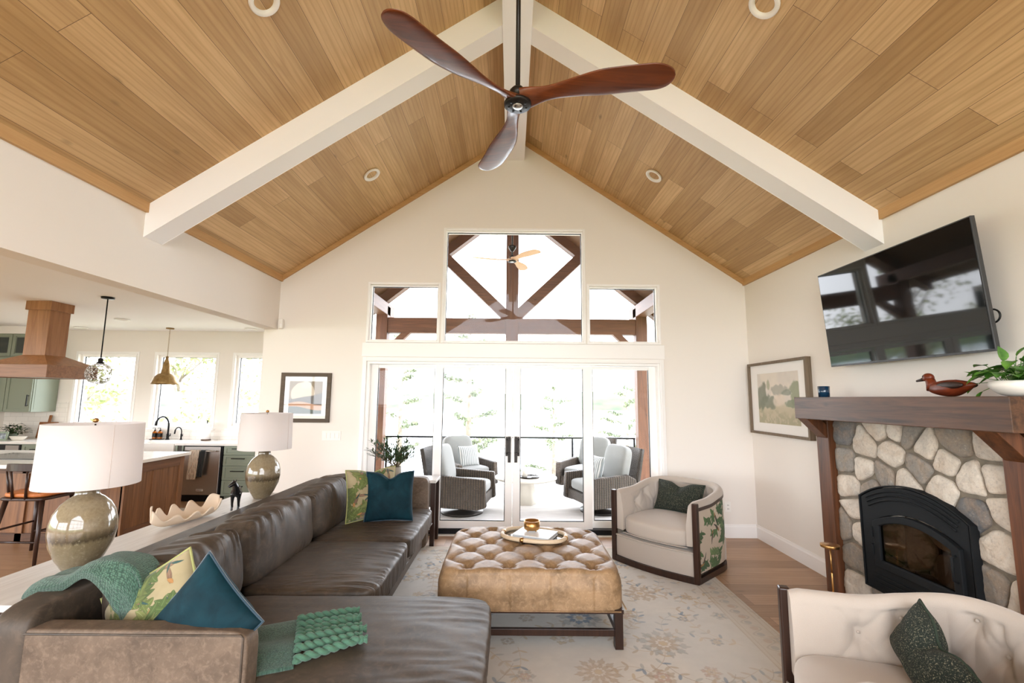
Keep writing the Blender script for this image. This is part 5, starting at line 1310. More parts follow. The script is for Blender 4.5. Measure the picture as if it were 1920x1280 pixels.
lamp((-2.14, 4.12, .70), 'olive glazed ceramic table lamp with white drum shade at the far end of the console', R(20))
# scalloped bowl
t = thing('scalloped_bowl', (-2.25, 3.36, .70), 'long cream bowl with a wavy scalloped rim on the console between the lamps', 'bowl'); t.rotation_euler = (0, 0, R(-12))
def sc(u, v):
    b_ = 2*v-1; s = u; lob = .5+.5*math.cos(2*PI*(4.2*s+.1)); w_ = .095*max(0, math.sin(PI*min(.999, max(.001, s))))**.55*(1+.22*(lob-.5)*abs(b_))
    y = .27-.54*s; z = .008+(.036+.05*lob*abs(b_)**2)*abs(b_)**1.7*(1.25 if b_ < 0 else .85)+.05*(abs(2*s-1)**5)
    return (b_*w_, -y, z)
m = MB(); m.grid(sc, 72, 28); m.build('bowl', mat('cream_bisque', srgb(224, 206, 184), .6), t, solid=.010)
# black horse figurine
t = thing('horse_figurine', (-2.125, 3.71, .70), 'small black standing horse figurine beside the far lamp', 'figurine'); t.rotation_euler = (0, 0, R(28))
m = MB(); m.ball((0, 0, .135), (.036, .062, .036), 18, 12); m.ball((0, -.045, .14), (.032, .034, .038), 14, 10); m.ball((0, .045, .14), (.033, .034, .037), 14, 10)
m.tube([(0, -.055, .15), (-.004, -.078, .185), (-.014, -.092, .212)], [.028, .021, .016], 14); m.tube([(-.010, -.086, .216), (-.030, -.102, .205), (-.050, -.112, .190)], [.019, .015, .010], 12)
for s in (-1, 1):
    m.tube([(-.012+s*.008, -.086, .225), (-.010+s*.010, -.084, .243)], [.006, .002], 6)
    m.tube([(s*.02, -.05, .125), (s*.021, -.052, .07), (s*.021, -.05, .035), (s*.021, -.054, .004)], [.017, .010, .007, .009], 10); m.tube([(s*.021, .05, .125), (s*.022, .062, .075), (s*.022, .056, .035), (s*.022, .056, .004)], [.020, .011, .007, .009], 10)
o = m.build('body', mat('black_glazed_metal', (.012, .012, .013), .22, .4, coat=.4), t)
r_ = o.modifiers.new('remesh', 'REMESH'); r_.mode = 'VOXEL'; r_.voxel_size = .0032; r_.use_smooth_shade = True
sm_ = o.modifiers.new('smooth', 'SMOOTH'); sm_.iterations = 4
m = MB(); m.tube([(0, .098, .15), (0, .112, .12), (0, .108, .07)], [.010, .009, .003], 8); m.build('tail', o.data.materials[0], t)
# olive branch plant on the end console
t = thing('potted_olive_plant', (-1.30, 5.30, .685), 'leafy olive plant on the console in front of the left glass door', 'plant')
MB().lathe([(0, 0), (.06, 0), (.085, .05), (.08, .12), (.072, .12), (.07, .10), (0, .10)], n=28).build('pot', mat('pale_pot', srgb(150, 142, 130), .6), t)
fo = MB(); st = MB(); lg = random.Random(17)
for i in range(44):
    a = lg.uniform(0, 2*PI); sp_ = lg.uniform(.10, .30); hh = lg.uniform(.16, .42)*(1-.35*sp_/.3)+.10; e = Vector((math.cos(a)*sp_, math.sin(a)*sp_*.55, hh)); b0 = Vector((lg.uniform(-.03, .03), lg.uniform(-.03, .03), .10)); c = b0.lerp(e, .5)+Vector((0, 0, .05))
    pts = [b0*(1-s)**2+c*2*s*(1-s)+e*s*s for s in [q/6 for q in range(7)]]; st.tube(pts, [.003-.0003*q for q in range(7)], 5)
    for q in range(2, 7):
        for sd in (-1, 1):
            for _ in range(2):
                p = pts[q]+Vector((lg.uniform(-.015, .015), lg.uniform(-.01, .01), lg.uniform(-.015, .015))); dd = (pts[q]-pts[q-1]).normalized()+Vector((lg.uniform(-.9, .9), lg.uniform(-.9, .9), lg.uniform(-.5, .6))); leaf(fo, p, dd, lg.uniform(.04, .06), .015, curl=.1)
st.build('stems', M['stem'], t); fo.build('leaves', M['dark_leaf'], t)
# ================================================================== KITCHEN
KF = 7.16; CT = .855
def shaker(m, x0, x1, z0, z1, y, r=.05):
    m.box(x0, x1, y-.02, y, z0, z1) if (x1-x0) < .12 or (z1-z0) < .12 else (m.box(x0, x0+r, y-.02, y, z0, z1), m.box(x1-r, x1, y-.02, y, z0, z1), m.box(x0+r, x1-r, y-.02, y, z0, z0+r*.7), m.box(x0+r, x1-r, y-.02, y, z1-r*.7, z1), m.box(x0+r, x1-r, y-.010, y, z0+r*.7, z1-r*.7))
    return m
def pull(par, x0, x1, y, z, vert=False):
    m = MB()
    if vert: m.box(x0-.006, x0+.006, y-.035, y-.025, z, x1); m.box(x0-.005, x0+.005, y-.028, y, z+.01, z+.02); m.box(x0-.005, x0+.005, y-.028, y, x1-.02, x1-.01)
    else: m.box(x0, x1, y-.035, y-.025, z-.006, z+.006); m.box(x0+.01, x0+.02, y-.028, y, z-.005, z+.005); m.box(x1-.02, x1-.01, y-.028, y, z-.005, z+.005)
    m.build('pull', M['blackmetal'], par, world=True)
t = thing('drawer_cabinet', (-4.11, 7.45, 0), 'sage green cabinet with four drawers right of the dishwasher', 'cabinet')
m = MB(); m.box(-4.33, -3.86, KF, KD-.01, .08, .82); m.box(-4.31, -3.88, KF+.05, KD-.01, 0, .08); m.build('carcass', M['sage'], t, world=True)
for z0, z1 in ((.69, .81), (.53, .68), (.32, .52), (.09, .31)):
    d_ = shaker(MB(), -4.325, -3.865, z0, z1, KF-.001, .04).build('drawer', M['sage'], t, world=True, bevel=.002); pull(d_, -4.19, -3.99, KF-.02, (z0+z1)/2+.03)
t = thing('dishwasher', (-4.64, 7.45, 0), 'stainless steel dishwasher with a bar handle under the white counter', 'dishwasher')
MB().box(-4.93, -4.35, KF+.0, KD-.01, .09, .82).build('body', M['blackmetal'], t, world=True)
dw = MB().box(-4.915, -4.375, KF-.025, KF-.001, .10, .805).build('door', M['steel'], t, world=True, bevel=.003)
MB().tube([(-4.88, KF-.065, .745), (-4.43, KF-.065, .745)], .011, 12).build('handle', M['steel'], t, world=True)
for x in (-4.86, -4.45): MB().box(x-.008, x+.008, KF-.065, KF-.025, .737, .753).build('handle_mount', M['steel'], t, world=True)
MB().box(-4.915, -4.375, KF-.0, KF+.04, .0, .09).build('toe_panel', M['blackmetal'], t, world=True)
m = MB(); m.box(-4.69, -4.59, KF-.028, KF-.025, .155, .185); bd_ = m.build('badge', mat('bright_badge', srgb(226, 222, 216), .3, .6), t, world=True, bevel=.001); MB().box(-4.682, -4.598, KF-.029, KF-.028, .163, .177).build('badge_lettering', mat('badge_grey', srgb(150, 145, 140), .4), bd_, world=True)
# towels over the handle
def towel(name, x0, x1, zb, mt, label, yy=.0, sk=0):
    o = thing(name, ((x0+x1)/2, KF-.08, .75), label, 'towel')
    def f(u, v):
        s = u; x = x0+(x1-x0)*v+sk*s
        if s < .12: a = PI*s/.12; return (x, KF-.065+.015*math.cos(a)-0, .748+.014*math.sin(a)) if True else None
        q = (s-.12)/.88; return (x, KF-.081-yy-.004*math.sin(v*PI*4)*q, .748-(.748-zb)*q)
    m = MB(); m.grid(f, 24, 16); m.build('cloth', mt, o, world=True, solid=.004); return o
tw = np.ones((300, 140, 3))*lin(206, 190, 172); Xg, Yg = np.meshgrid(np.arange(140), np.arange(300)); tg = random.Random(2)
for i in range(90):
    cx, cy, a = tg.uniform(0, 140), tg.uniform(0, 300), tg.choice([.8, -.8, 1.0, -1.0]); dx = Xg-cx; dy = Yg-cy; u_ = dx*math.cos(a)+dy*math.sin(a); v_ = -dx*math.sin(a)+dy*math.cos(a)
    blend(tw, ((np.abs(u_) < 11) & (np.abs(v_) < 2.2))*.8, lin(*tg.choice([(84, 76, 72), (110, 100, 92), (186, 132, 104)])))
towel('dish_towel', -4.79, -4.65, .33, image_mat('patterned_towel', tw, .95), 'pale dish towel with small dashes hanging on the dishwasher handle', 0, -.03)
towel('dish_towel', -4.63, -4.56, .37, mat('black_towel', (.015, .015, .016), .9, sheen=.3), 'black dish towel hanging on the dishwasher handle beside the patterned one', .004, -.03)
# sink base with apron sink
t = thing('sink_cabinet', (-5.4, 7.45, 0), 'sage green sink base cabinet under the white apron sink', 'cabinet')
m = MB(); m.box(-5.85, -4.94, KF, KD-.01, .08, .60); m.box(-5.85, -5.80, KF-.02, KF, .08, .82); m.box(-5.06, -5.03, KF-.02, KF, .08, .82); m.box(-4.96, -4.94, KF-.02, KF, .08, .82); m.build('carcass', M['sage'], t, world=True)
for x0, x1 in ((-5.79, -5.44), (-5.43, -5.07)): shaker(MB(), x0, x1, .1, .58, KF-.001).build('door', M['sage'], t, world=True)
t = thing('apron_sink', (-5.42, 7.4, .62), 'white farmhouse sink set in the counter under the middle window', 'sink')
m = MB(); x0, x1, y0, y1, z0, z1 = -5.79, -5.07, KF-.045, 7.60, .615, .850
m.box(x0, x1, y0, y0+.03, z0, z1); m.box(x0, x1, y1-.02, y1, z0, z1); m.box(x0, x0+.02, y0+.03, y1-.02, z0, z1); m.box(x1-.02, x1, y0+.03, y1-.02, z0, z1); m.box(x0+.02, x1-.02, y0+.03, y1-.02, z0, z0+.02)
m.build('basin', mat('white_fireclay', srgb(242, 238, 232), .15), t, world=True, bevel=.006)
# other base cabinets on the left and the counters
t = thing('base_cabinet', (-7.1, 7.45, 0), 'sage green base cabinets left of the sink with a built-in black microwave drawer', 'cabinet')
m = MB(); m.box(-8.38, -5.87, KF, KD-.01, .08, .82); m.box(-8.38, -5.87, KF+.05, KD-.01, 0, .08); m.build('carcass', M['sage'], t, world=True)
for x0, x1 in ((-7.37, -6.88), (-6.87, -6.38), (-6.37, -5.88)):
    d_ = shaker(MB(), x0, x1, .68, .81, KF-.001, .04).build('drawer', M['sage'], t, world=True); pull(d_, (x0+x1)/2-.1, (x0+x1)/2+.1, KF-.02, .745); d_ = shaker(MB(), x0, x1, .09, .67, KF-.001).build('door', M['sage'], t, world=True)
t = thing('microwave_drawer', (-7.76, KF, .6), 'black and steel microwave drawer below the left end of the kitchen counter', 'microwave')
MB().box(-8.12, -7.40, KF-.02, KF-.001, .48, .81).build('front', mat('black_appliance_glass', (.01, .01, .012), .08), t, world=True); MB().box(-7.62, -7.42, KF-.024, KF-.02, .72, .80).build('control_panel', M['steel'], t, world=True)
m = MB(); m.box(-8.38, -5.79, KF-.03, KD-.01, .82, CT); m.box(-5.07, -3.84, KF-.03, KD-.01, .82, CT); m.box(-5.79, -5.07, 7.60, KD-.01, .82, CT)
ct = m.build('kitchen_countertop', M['quartz'], bevel=.003); tag(ct, 'white quartz countertop running under the kitchen windows', 'countertop')
# upper cabinets
t = thing('wall_cabinet', (-7.95, 7.6, 1.3), 'sage green wall cabinet in two tiers left of the kitchen windows', 'cabinet')
UY = 7.38; m = MB(); m.box(-8.385, -7.56, UY, KD-.01, 1.29, 2.53); m.build('carcass', M['sage'], t, world=True)
for x0, x1 in ((-8.38, -7.99), (-7.98, -7.57)):
    d_ = shaker(MB(), x0, x1, 1.30, 2.15, UY-.001).build('door', M['sage'], t, world=True, bevel=.002)
    if x0 > -8: pull(d_, x1-.03, 1.56, UY-.02, 1.38, True)
    d2 = shaker(MB(), x0, x1, 2.17, 2.52, UY-.001).build('glass_door', M['sage'], t, world=True, bevel=.002); MB().box(x0+.06, x1-.06, UY-.013, UY-.0105, 2.22, 2.47).build('pane', mat('dark_cabinet_glass', srgb(64, 70, 68), .08), d2, world=True)
MB().box(-8.385, -7.56, UY-.02, KD-.01, 2.53, KC-.002).build('crown', M['trimw'], t, world=True)
MB().box(-7.558, -7.556, UY+.03, KD-.03, 1.33, 2.5).build('side_panel', M['sage'], t, world=True)
# hood
t = thing('range_hood', (-5.53, 5.5, 1.757), 'square walnut range hood with tapered canopy hanging over the island', 'range hood')
hx, hy, hw, hh_ = -5.53, 5.47, .37, .32
m = MB(); m.box(hx-hw, hx+hw, hy-hh_, hy-hh_+.02, 1.757, 1.90); m.box(hx-hw, hx+hw, hy+hh_-.02, hy+hh_, 1.757, 1.90); m.box(hx-hw, hx-hw+.02, hy-hh_+.02, hy+hh_-.02, 1.757, 1.90); m.box(hx+hw-.02, hx+hw, hy-hh_+.02, hy+hh_-.02, 1.757, 1.90)
m.build('canopy_band', wood('hood_walnut_x', srgb(120, 80, 52), srgb(166, 116, 78), 0, .4, 1, False), t, world=True, bevel=.002)
c0 = [(hx-hw, hy-hh_), (hx+hw, hy-hh_), (hx+hw, hy+hh_), (hx-hw, hy+hh_)]; a_, b_ = .13, .125
c1 = [(hx-a_, hy-b_), (hx+a_, hy-b_), (hx+a_, hy+b_), (hx-a_, hy+b_)]; m = MB(); hoodz = wood('hood_walnut_z', srgb(134, 90, 56), srgb(184, 130, 86), 2, .4, 1, False)
m.add([(x, y, 1.90) for x, y in c0]+[(x, y, 2.02) for x, y in c1], [(0, 1, 5, 4), (1, 2, 6, 5), (2, 3, 7, 6), (3, 0, 4, 7), (4, 5, 6, 7)]); m.build('canopy_slope', hoodz, t, world=True)
MB().box(hx-a_, hx+a_, hy-b_, hy+b_, 2.0, 2.60).build('chimney', hoodz, t, world=True, bevel=.002)
MB().box(hx-a_-.02, hx+a_+.02, hy-b_-.02, hy+b_+.02, 2.55, KC-.001).build('collar', hoodz, t, world=True, bevel=.002)
m = MB(); m.box(hx-hw+.02, hx+hw-.02, hy-hh_+.02, hy+hh_-.02, 1.765, 1.78); m.build('filter', M['steel'], t, world=True)
# pendants
t = thing('glass_pendant', (-4.53, 5.10, KC), 'rippled glass globe pendant on a black rod over the island', 'pendant light')
MB().lathe([(0, -.022), (.06, -.020), (.062, -.002), (0, -.001)], (-4.53, 5.10, KC), 28).build('canopy', M['blackmetal'], t, world=True)
MB().lathe([(.006, 1.97), (.006, KC-.02)], (-4.53, 5.10, 0), 10).build('rod', M['blackmetal'], t, world=True)
MB().lathe([(0, 1.975), (.022, 1.97), (.024, 1.93), (.034, 1.925), (.034, 1.915), (0, 1.91)], (-4.53, 5.10, 0), 20).build('socket', M['blackmetal'], t, world=True)
gg = bpy.data.materials.new('rippled_glass'); gg.use_nodes = True; q = gg.node_tree; q.nodes.clear(); o_ = q.nodes.new('ShaderNodeOutputMaterial'); mx_ = q.nodes.new('ShaderNodeMixShader'); tr_ = q.nodes.new('ShaderNodeBsdfTransparent'); gl_ = q.nodes.new('ShaderNodeBsdfGlossy'); tr_.inputs[0].default_value = (.62, .60, .58, 1)
vo_ = q.nodes.new('ShaderNodeTexVoronoi'); vo_.inputs['Scale'].default_value = 42; tc_ = q.nodes.new('ShaderNodeTexCoord'); bu_ = q.nodes.new('ShaderNodeBump'); bu_.inputs['Strength'].default_value = 1; bu_.inputs['Distance'].default_value = .02; lw_ = q.nodes.new('ShaderNodeLayerWeight'); lw_.inputs['Blend'].default_value = .5
q.links.new(tc_.outputs['Object'], vo_.inputs['Vector']); q.links.new(vo_.outputs['Distance'], bu_.inputs['Height']); q.links.new(bu_.outputs[0], gl_.inputs['Normal']); q.links.new(bu_.outputs[0], lw_.inputs['Normal']); q.links.new(lw_.outputs['Facing'], mx_.inputs[0]); q.links.new(tr_.outputs[0], mx_.inputs[1]); q.links.new(gl_.outputs[0], mx_.inputs[2]); q.links.new(mx_.outputs[0], o_.inputs[0]); gl_.inputs['Roughness'].default_value = .05
m = MB(); m.ball((-4.53, 5.10, 1.80), (.122, .122, .118), 40, 24); m.build('globe', gg, t, world=True)
t = thing('dome_pendant', (-5.66, 7.45, KC), 'aged brass dome pendant on a chain over the sink', 'pendant light')
dm = mat('aged_brass', srgb(128, 98, 56), .42, .55, var=srgb(168, 140, 92), vscale=14, bump=.1, bscale=60); PX, PY = -5.55, 7.45
MB().lathe([(0, -.02), (.055, -.018), (.058, -.001), (0, -.001)], (PX, PY, KC), 24).build('canopy', dm, t, world=True)
m = MB()
for i in range(22):
    z = KC-.025-i*.0205; pts = []
    for k in range(10): a = 2*PI*k/10; pts.append((PX+(.007*math.cos(a) if i % 2 else 0), PY+(0 if i % 2 else .007*math.cos(a)), z+.013*math.sin(a)))
    m.tube(pts, .0018, 5, closed=True)
m.build('chain', dm, t, world=True)
MB().lathe([(.0, 2.20), (.018, 2.19), (.022, 2.15), (.05, 2.05), (.052, 2.0), (.062, 1.96), (.066, 1.92), (.11, 1.90), (.155, 1.85), (.18, 1.78), (.187, 1.745), (.184, 1.745), (.176, 1.78), (.15, 1.845), (.10, 1.89), (0, 1.91)], (PX, PY, 0), 48).build('shade', dm, t, world=True)
# island
isl = mat('island_x', (1, 1, 1), .4); iw = wood('island_walnut', srgb(92, 60, 38), srgb(152, 106, 70), 2, .4, .8, False); iwy = wood('island_walnut_y', srgb(88, 58, 40), srgb(138, 96, 66), 1, .4, .8, False)
t = thing('kitchen_island', (-5.5, 5.5, 0), 'walnut panelled kitchen island with white quartz top', 'kitchen island')
IX0, IX1, IY0, IY1 = -6.8, -4.17, 5.14, 6.07
MB().box(IX0, IX1-.02, IY0+.02, IY1, 0, .81).build('body', iw, t, world=True)
m = MB(); m.box(IX1-.02, IX1, IY0, IY0+.075, .0, .81); m.box(IX1-.02, IX1, IY1-.075, IY1, 0, .81); m.box(IX1-.02, IX1, 5.565, 5.635, .12, .70); m.build('end_stile', iw, t, world=True, bevel=.002)
for z0, z1 in ((.70, .81), (0, .12)): MB().box(IX1-.02, IX1, IY0+.075, IY1-.075, z0, z1).build('end_rail', iwy, t, world=True, bevel=.002)
for y0, y1 in ((IY0+.075, 5.565), (5.635, IY1-.075)):
    n = 4
    m = MB()
    for k in range(n): m.box(IX1-.022, IX1-.012, y0+(y1-y0)*k/n+.0012, y0+(y1-y0)*(k+1)/n-.0012, .12, .70)
    m.build('end_panel', iw, t, world=True)
for i in range(6):
    x0 = IX0+i*(IX1-.02-IX0)/5-.03; MB().box(x0, x0+.07, IY0, IY0+.02, .0, .81).build('stile', iw, t, world=True)
MB().box(IX0, IX1-.02, IY0, IY0+.02, .72, .81).build('front_rail', M['walnut_x'], t, world=True); MB().box(IX0, IX1-.02, IY0, IY0+.02, .0, .10).build('front_rail', M['walnut_x'], t, world=True)
MB().box(-6.92, -4.125, 4.85, 6.12, .812, .85).build('countertop', M['quartz'], t, world=True, bevel=.004)
t = thing('cooktop', (-5.6, 5.55, .85), 'black glass cooktop set in the white island top under the hood', 'cooktop')
MB().box(-6.1, -5.05, 5.25, 5.80, .850, .858).build('glass_top', mat('black_cooktop_glass', (.008, .008, .009), .06), t, world=True, bevel=.002)
for x, y, r in ((-5.85, 5.42, .09), (-5.85, 5.66, .07), (-5.35, 5.42, .07), (-5.35, 5.66, .10), (-5.6, 5.55, .11)): MB().lathe([(r-.004, .8582), (r, .8584)], (x, y, 0), 32, cap=False).build('burner_ring', M['steel'], t, world=True)
# stool
t = thing('bar_stool', (-4.60, 4.68, 0), 'dark spindle back counter stool with a tan leather seat at the island', 'stool')
dkm = M['darkwood']; sx0, sx1, sy0, sy1 = -4.83, -4.39, 4.50, 4.90
m = MB(); superbox(m, (-4.61, 4.70, .585), (.45, .42, .035), 5, 12); m.build('seat_frame', dkm, t, world=True)
m = MB(); superbox(m, (-4.61, 4.70, .622), (.42, .39, .055), 4, 18, .008); m.build('seat_pad', leather('cognac_leather', srgb(150, 84, 40), srgb(186, 112, 60), .4), t, world=True)
for sx_ in (-1, 1):
    for sy_ in (-1, 1): m = MB(); m.tube([(-4.61+sx_*.17, 4.70+sy_*.15, .575), (-4.61+sx_*.235, 4.70+sy_*.215, 0)], [.021, .014], 12); m.build('leg', dkm, t, world=True)
for z, e in ((.20, .213), (.30, .2)):
    ex, ey = (-4.61, 4.70); f1 = .17+.065*(1-z/.575); f2 = .15+.065*(1-z/.575)
    if z < .25: MB().tube([(ex-f1, ey-f2, z), (ex+f1, ey-f2, z)], .010, 8).build('stretcher', dkm, t, world=True); MB().tube([(ex-f1, ey+f2, z), (ex+f1, ey+f2, z)], .012, 8).build('foot_rest', dkm, t, world=True)
    else:
        for s in (-1, 1): MB().tube([(ex+s*f1, ey-f2, z), (ex+s*f1, ey+f2, z)], .010, 8).build('stretcher', dkm, t, world=True)
arc = [(-4.61+.235*math.sin(a), 4.66-.20*math.cos(a), .885-.03*(1-math.cos(a))) for a in [R(-75+150*k/16) for k in range(17)]]
m = MB(); vs = []
for p in arc: vs += [(p[0], p[1]-.012, p[2]-.035), (p[0], p[1]+.012, p[2]-.035), (p[0], p[1]+.012, p[2]+.035), (p[0], p[1]-.012, p[2]+.035)]
m.add(vs, [(4*i+k, 4*i+(k+1) % 4, 4*i+4+(k+1) % 4, 4*i+4+k) for i in range(16) for k in range(4)]+[(0, 1, 2, 3), (67, 66, 65, 64)]); fix_normals(m.build('top_rail', dkm, t, world=True, bevel=.004))
for k in (0, 3, 6, 10, 13, 16): p = arc[k]; MB().tube([(p[0], p[1], p[2]-.03), (-4.61+(p[0]+4.61)*.82, 4.70+(p[1]-4.70)*.88, .59)], [.009, .012], 8).build('spindle', dkm, t, world=True)
# sink side things
def faucet(x, y, h, reach, r, label, ang):
    t = thing('kitchen_faucet', (x, y, CT), label, 'faucet'); dx, dy = math.cos(ang), math.sin(ang)
    MB().lathe([(0, 0), (r*2.2, 0), (r*2.2, .012), (r*1.5, .02), (r*1.5, .09), (r, .10)], n=20).build('body', M['blackmetal'], t)
    pts = [(0, 0, .09), (0, 0, h*.62)]+[(dx*reach*(1-math.cos(a))/2, dy*reach*(1-math.cos(a))/2, h*.62+math.sin(a)*(h*.38)) for a in [PI*k/14 for k in range(1, 13)]]
    e = pts[-1]; pts.append((e[0]+dx*.006, e[1]+dy*.006, e[2]-.06)); MB().tube(pts, [r]*(len(pts)-2)+[r*1.3, r*1.4], 12).build('spout', M['blackmetal'], t)
    MB().tube([(0, 0, .06), (r*3.2, -.004, .062), (r*3.8, -.01, .10)], [r*.8, r*.7, r*.4], 8).build('lever', M['blackmetal'], t)
faucet(-5.58, 7.67, .37, .17, .013, 'tall black gooseneck faucet behind the white sink', R(215)); faucet(-5.36, 7.67, .20, .09, .008, 'small black filter faucet to the right of the tall faucet', R(215))
amb = mat('amber_glass', srgb(150, 82, 20), .08, coat=.3)
for i, (x, lb) in enumerate(((-5.80, 'amber soap bottle with black pump, farther from the faucet'), (-5.715, 'amber soap bottle with black pump, next to the tall faucet'))):
    t = thing('soap_bottle', (x, 7.68, CT+.012), lb, 'bottle', 'soap bottles by the sink')
    MB().lathe([(0, 0), (.032, 0), (.034, .01), (.034, .10), (.022, .122), (.012, .128), (0, .128)], n=24).build('bottle', amb, t); MB().lathe([(.0345, .03), (.0345, .09)], n=24, cap=False).build('label', M['blackmetal'], t)
    m = MB(); m.lathe([(0, .126), (.014, .126), (.014, .145), (.005, .147), (.005, .175), (0, .175)], n=14); m.tube([(0, 0, .172), (-.02, -.02, .174), (-.026, -.026, .166)], .004, 6); m.build('pump', M['blackmetal'], t)
t = thing('soap_tray', (-5.757, 7.68, CT), 'small dark tray holding two amber bottles', 'tray'); MB().box(-.09, .09, -.05, .05, 0, .010).build('tray', M['blackmetal'], t, bevel=.003)
t = thing('paper_towel_roll', (-4.92, 7.62, CT), 'paper towel roll on a wooden holder on the counter', 'paper towel')
MB().lathe([(.012, .018), (.058, .018), (.058, .27), (.012, .27)], n=32).build('paper_roll', mat('white_paper', srgb(244, 240, 238), .9), t); MB().lathe([(0, 0), (.07, 0), (.07, .016), (0, .018)], n=32).build('base', M['walnut_x'], t); MB().lathe([(.008, .018), (.008, .295), (.014, .30), (.012, .315), (0, .318)], n=16).build('post', M['bronze'], t)
t = thing('paper_sheet', (-5.05, 7.36, CT), 'loose white sheets of paper lying on the counter by the sink', 'paper'); m = MB(); m.cbox((0, 0, .003), (.30, .21, .004), Matrix.Rotation(R(18), 3, 'Z')); m.build('sheets', mat('white_sheet', srgb(246, 244, 246), .8), t)
# left counter
t = thing('counter_plant', (-7.95, 7.53, CT), 'small bushy green plant at the left end of the kitchen counter', 'plant'); MB().lathe([(0, 0), (.05, 0), (.06, .09), (.05, .09), (0, .08)], n=20).build('pot', M['sage'], t)
fo = MB(); st = MB(); lg = random.Random(5)
for i in range(170):
    a = lg.uniform(0, 2*PI); el = lg.uniform(-.1, 1.4); rr = lg.uniform(.04, .17); p = Vector((math.cos(a)*math.cos(el)*rr*1.35, math.sin(a)*math.cos(el)*rr*.8, .10+rr*math.sin(el)*.95)); leaf(fo, p, Vector((math.cos(a), math.sin(a), lg.uniform(-.5, .8))), .05, .028, curl=.3)
    if i % 6 == 0: st.tube([(0, 0, .08), p], .0015, 4)
st.build('stems', M['stem'], t); fo.build('leaves', M['dark_leaf'], t)
t = thing('photo_frame', (-7.90, 7.33, CT), 'small sage framed photo standing in front of the counter plant', 'photo frame'); rot = Matrix.Rotation(R(-10), 3, 'X')
m = MB(); m.cbox((0, 0, .065), (.17, .012, .13), rot); m.build('frame', mat('pale_sage_frame', srgb(150, 166, 146), .5), t); m = MB(); m.cbox((0, -.0075, .065), (.12, .002, .085), rot); m.build('photo', mat('photo_paper', srgb(196, 206, 216), .5, var=srgb(60, 66, 72), vscale=22), t)
t = thing('dough_bowl', (-7.68, 7.36, CT), 'oval white bowl on the counter beside the framed photo', 'bowl'); m = MB(); m.grid(lambda u, v: ((2*v-1)*.0+.13*math.cos(2*PI*v)*(.55+.45*u), .06*math.sin(2*PI*v)*(.55+.45*u), .002+.058*u**1.4), 8, 32, cv=True); m.grid(lambda u, v: (.13*math.cos(2*PI*v)*.55*u, .06*math.sin(2*PI*v)*.55*u, .004), 2, 32, cv=True); m.build('bowl', mat('white_stoneware', srgb(222, 216, 204), .5), t, solid=.006)
t = thing('cutting_board', (-7.58, 7.70, CT), 'brown wooden cutting board with a handle leaning on the backsplash', 'cutting board'); rot = Matrix.Rotation(R(-9), 3, 'X')
m = MB(); m.cbox((0, 0, .135), (.31, .018, .26), rot); m.cbox((0, .027, .315), (.045, .018, .12), rot); m.build('board', wood('board_walnut', srgb(112, 66, 34), srgb(158, 104, 60), 2, .5, 1.5, False), t, bevel=.008, seg=3)
t = thing('kitchen_mat', (-4.6, 6.6, 0), 'flat pale kitchen mat on the floor in front of the dishwasher', 'mat'); MB().box(-5.2, -4.25, 6.38, 6.72, .001, .009).build('mat', fabric('woven_mat', srgb(206, 196, 182), srgb(150, 138, 126), 60), t, world=True)

# ================================================================== PATIO FURNITURE
k = NT('brown_wicker'); vec = k.coords('UV'); w1 = k.n('TexWave', {'Vector': vec, 'Scale': 9.0, 'Distortion': .6, 'Detail': 1}, bands_direction='X'); w2 = k.n('TexWave', {'Vector': vec, 'Scale': 22.0, 'Distortion': .6, 'Detail': 1}, bands_direction='Y')
h_ = k.math('MULTIPLY', w1.outputs['Fac'], w2.outputs['Fac']); k.put(k.b.inputs['Base Color'], k.ramp(h_, [(.05, srgb(44, 36, 28)), (.5, srgb(92, 78, 64)), (1, srgb(126, 110, 92))])); k.b.inputs['Roughness'].default_value = .6; k.bump(h_, .9, .01); wick = k.m
cush = fabric('grey_outdoor_cushion', srgb(138, 138, 134), srgb(118, 119, 116), 300)
def wslab(m, poly, x0, x1, nd=None):
    n = len(poly); vs = [(x, p[0], p[1]) for x in (x0, x1) for p in poly]; uv_ = [(p[0], p[1]) for _ in (0, 1) for p in poly]
    m.add(vs, [list(range(n)), [2*n-1-i for i in range(n)]]+[(i, (i+1) % n, n+(i+1) % n, n+i) for i in range(n)], uv_)
def patio_chair(loc, rz, label):
    t = thing('wicker_chair', loc, label, 'chair', 'wicker swivel chairs on the patio', rz)
    for s in (-1, 1):
        m = MB(); arm = [(-.40, .52), (-.42, .16), (-.30, .12), (.36, .14), (.43, .18), (.34, .50), (.22, .56)]; wslab(m, [(p[0], p[1]) for p in arm], s*.36-.045, s*.36+.045); fix_normals(m.build('arm', wick, t, bevel=.02, seg=3))
    m = MB(); vs = []
    m.grid(lambda u, v: ((2*u-1)*.34*(1-.08*v), .36+.16*v+.035*math.cos(PI*(u-.5)), .14+.76*v), 10, 10, uvf=lambda u, v: (u*.7, v*.8)); m.build('back_shell', wick, t, solid=.05)
    m = MB(); m.box(-.32, .32, -.38, .34, .16, .29)
    for i, v in enumerate(m.v): m.uv[i] = (v[0], v[2]+v[1])
    m.build('seat_base', wick, t, bevel=.01)
    m = MB(); superbox(m, (0, -.04, .37), (.60, .68, .15), 5, 20, .015); m.build('seat_cushion', cush, t)
    m = MB(); superbox(m, (0, .27, .67), (.58, .17, .54), 4.5, 20, 0, None, Matrix.Rotation(R(-13), 3, 'X')); m.build('back_cushion', cush, t)
    MB().lathe([(0, .0), (.30, .0), (.30, .03), (.06, .04), (.05, .14), (0, .14)], n=32).build('swivel_base', M['bronze'], t); return t
PF = -.05
patio_chair((-.68, 6.82, PF+.0105), R(82), 'wicker swivel chair outdoors on the patio, nearest the left sliding door')
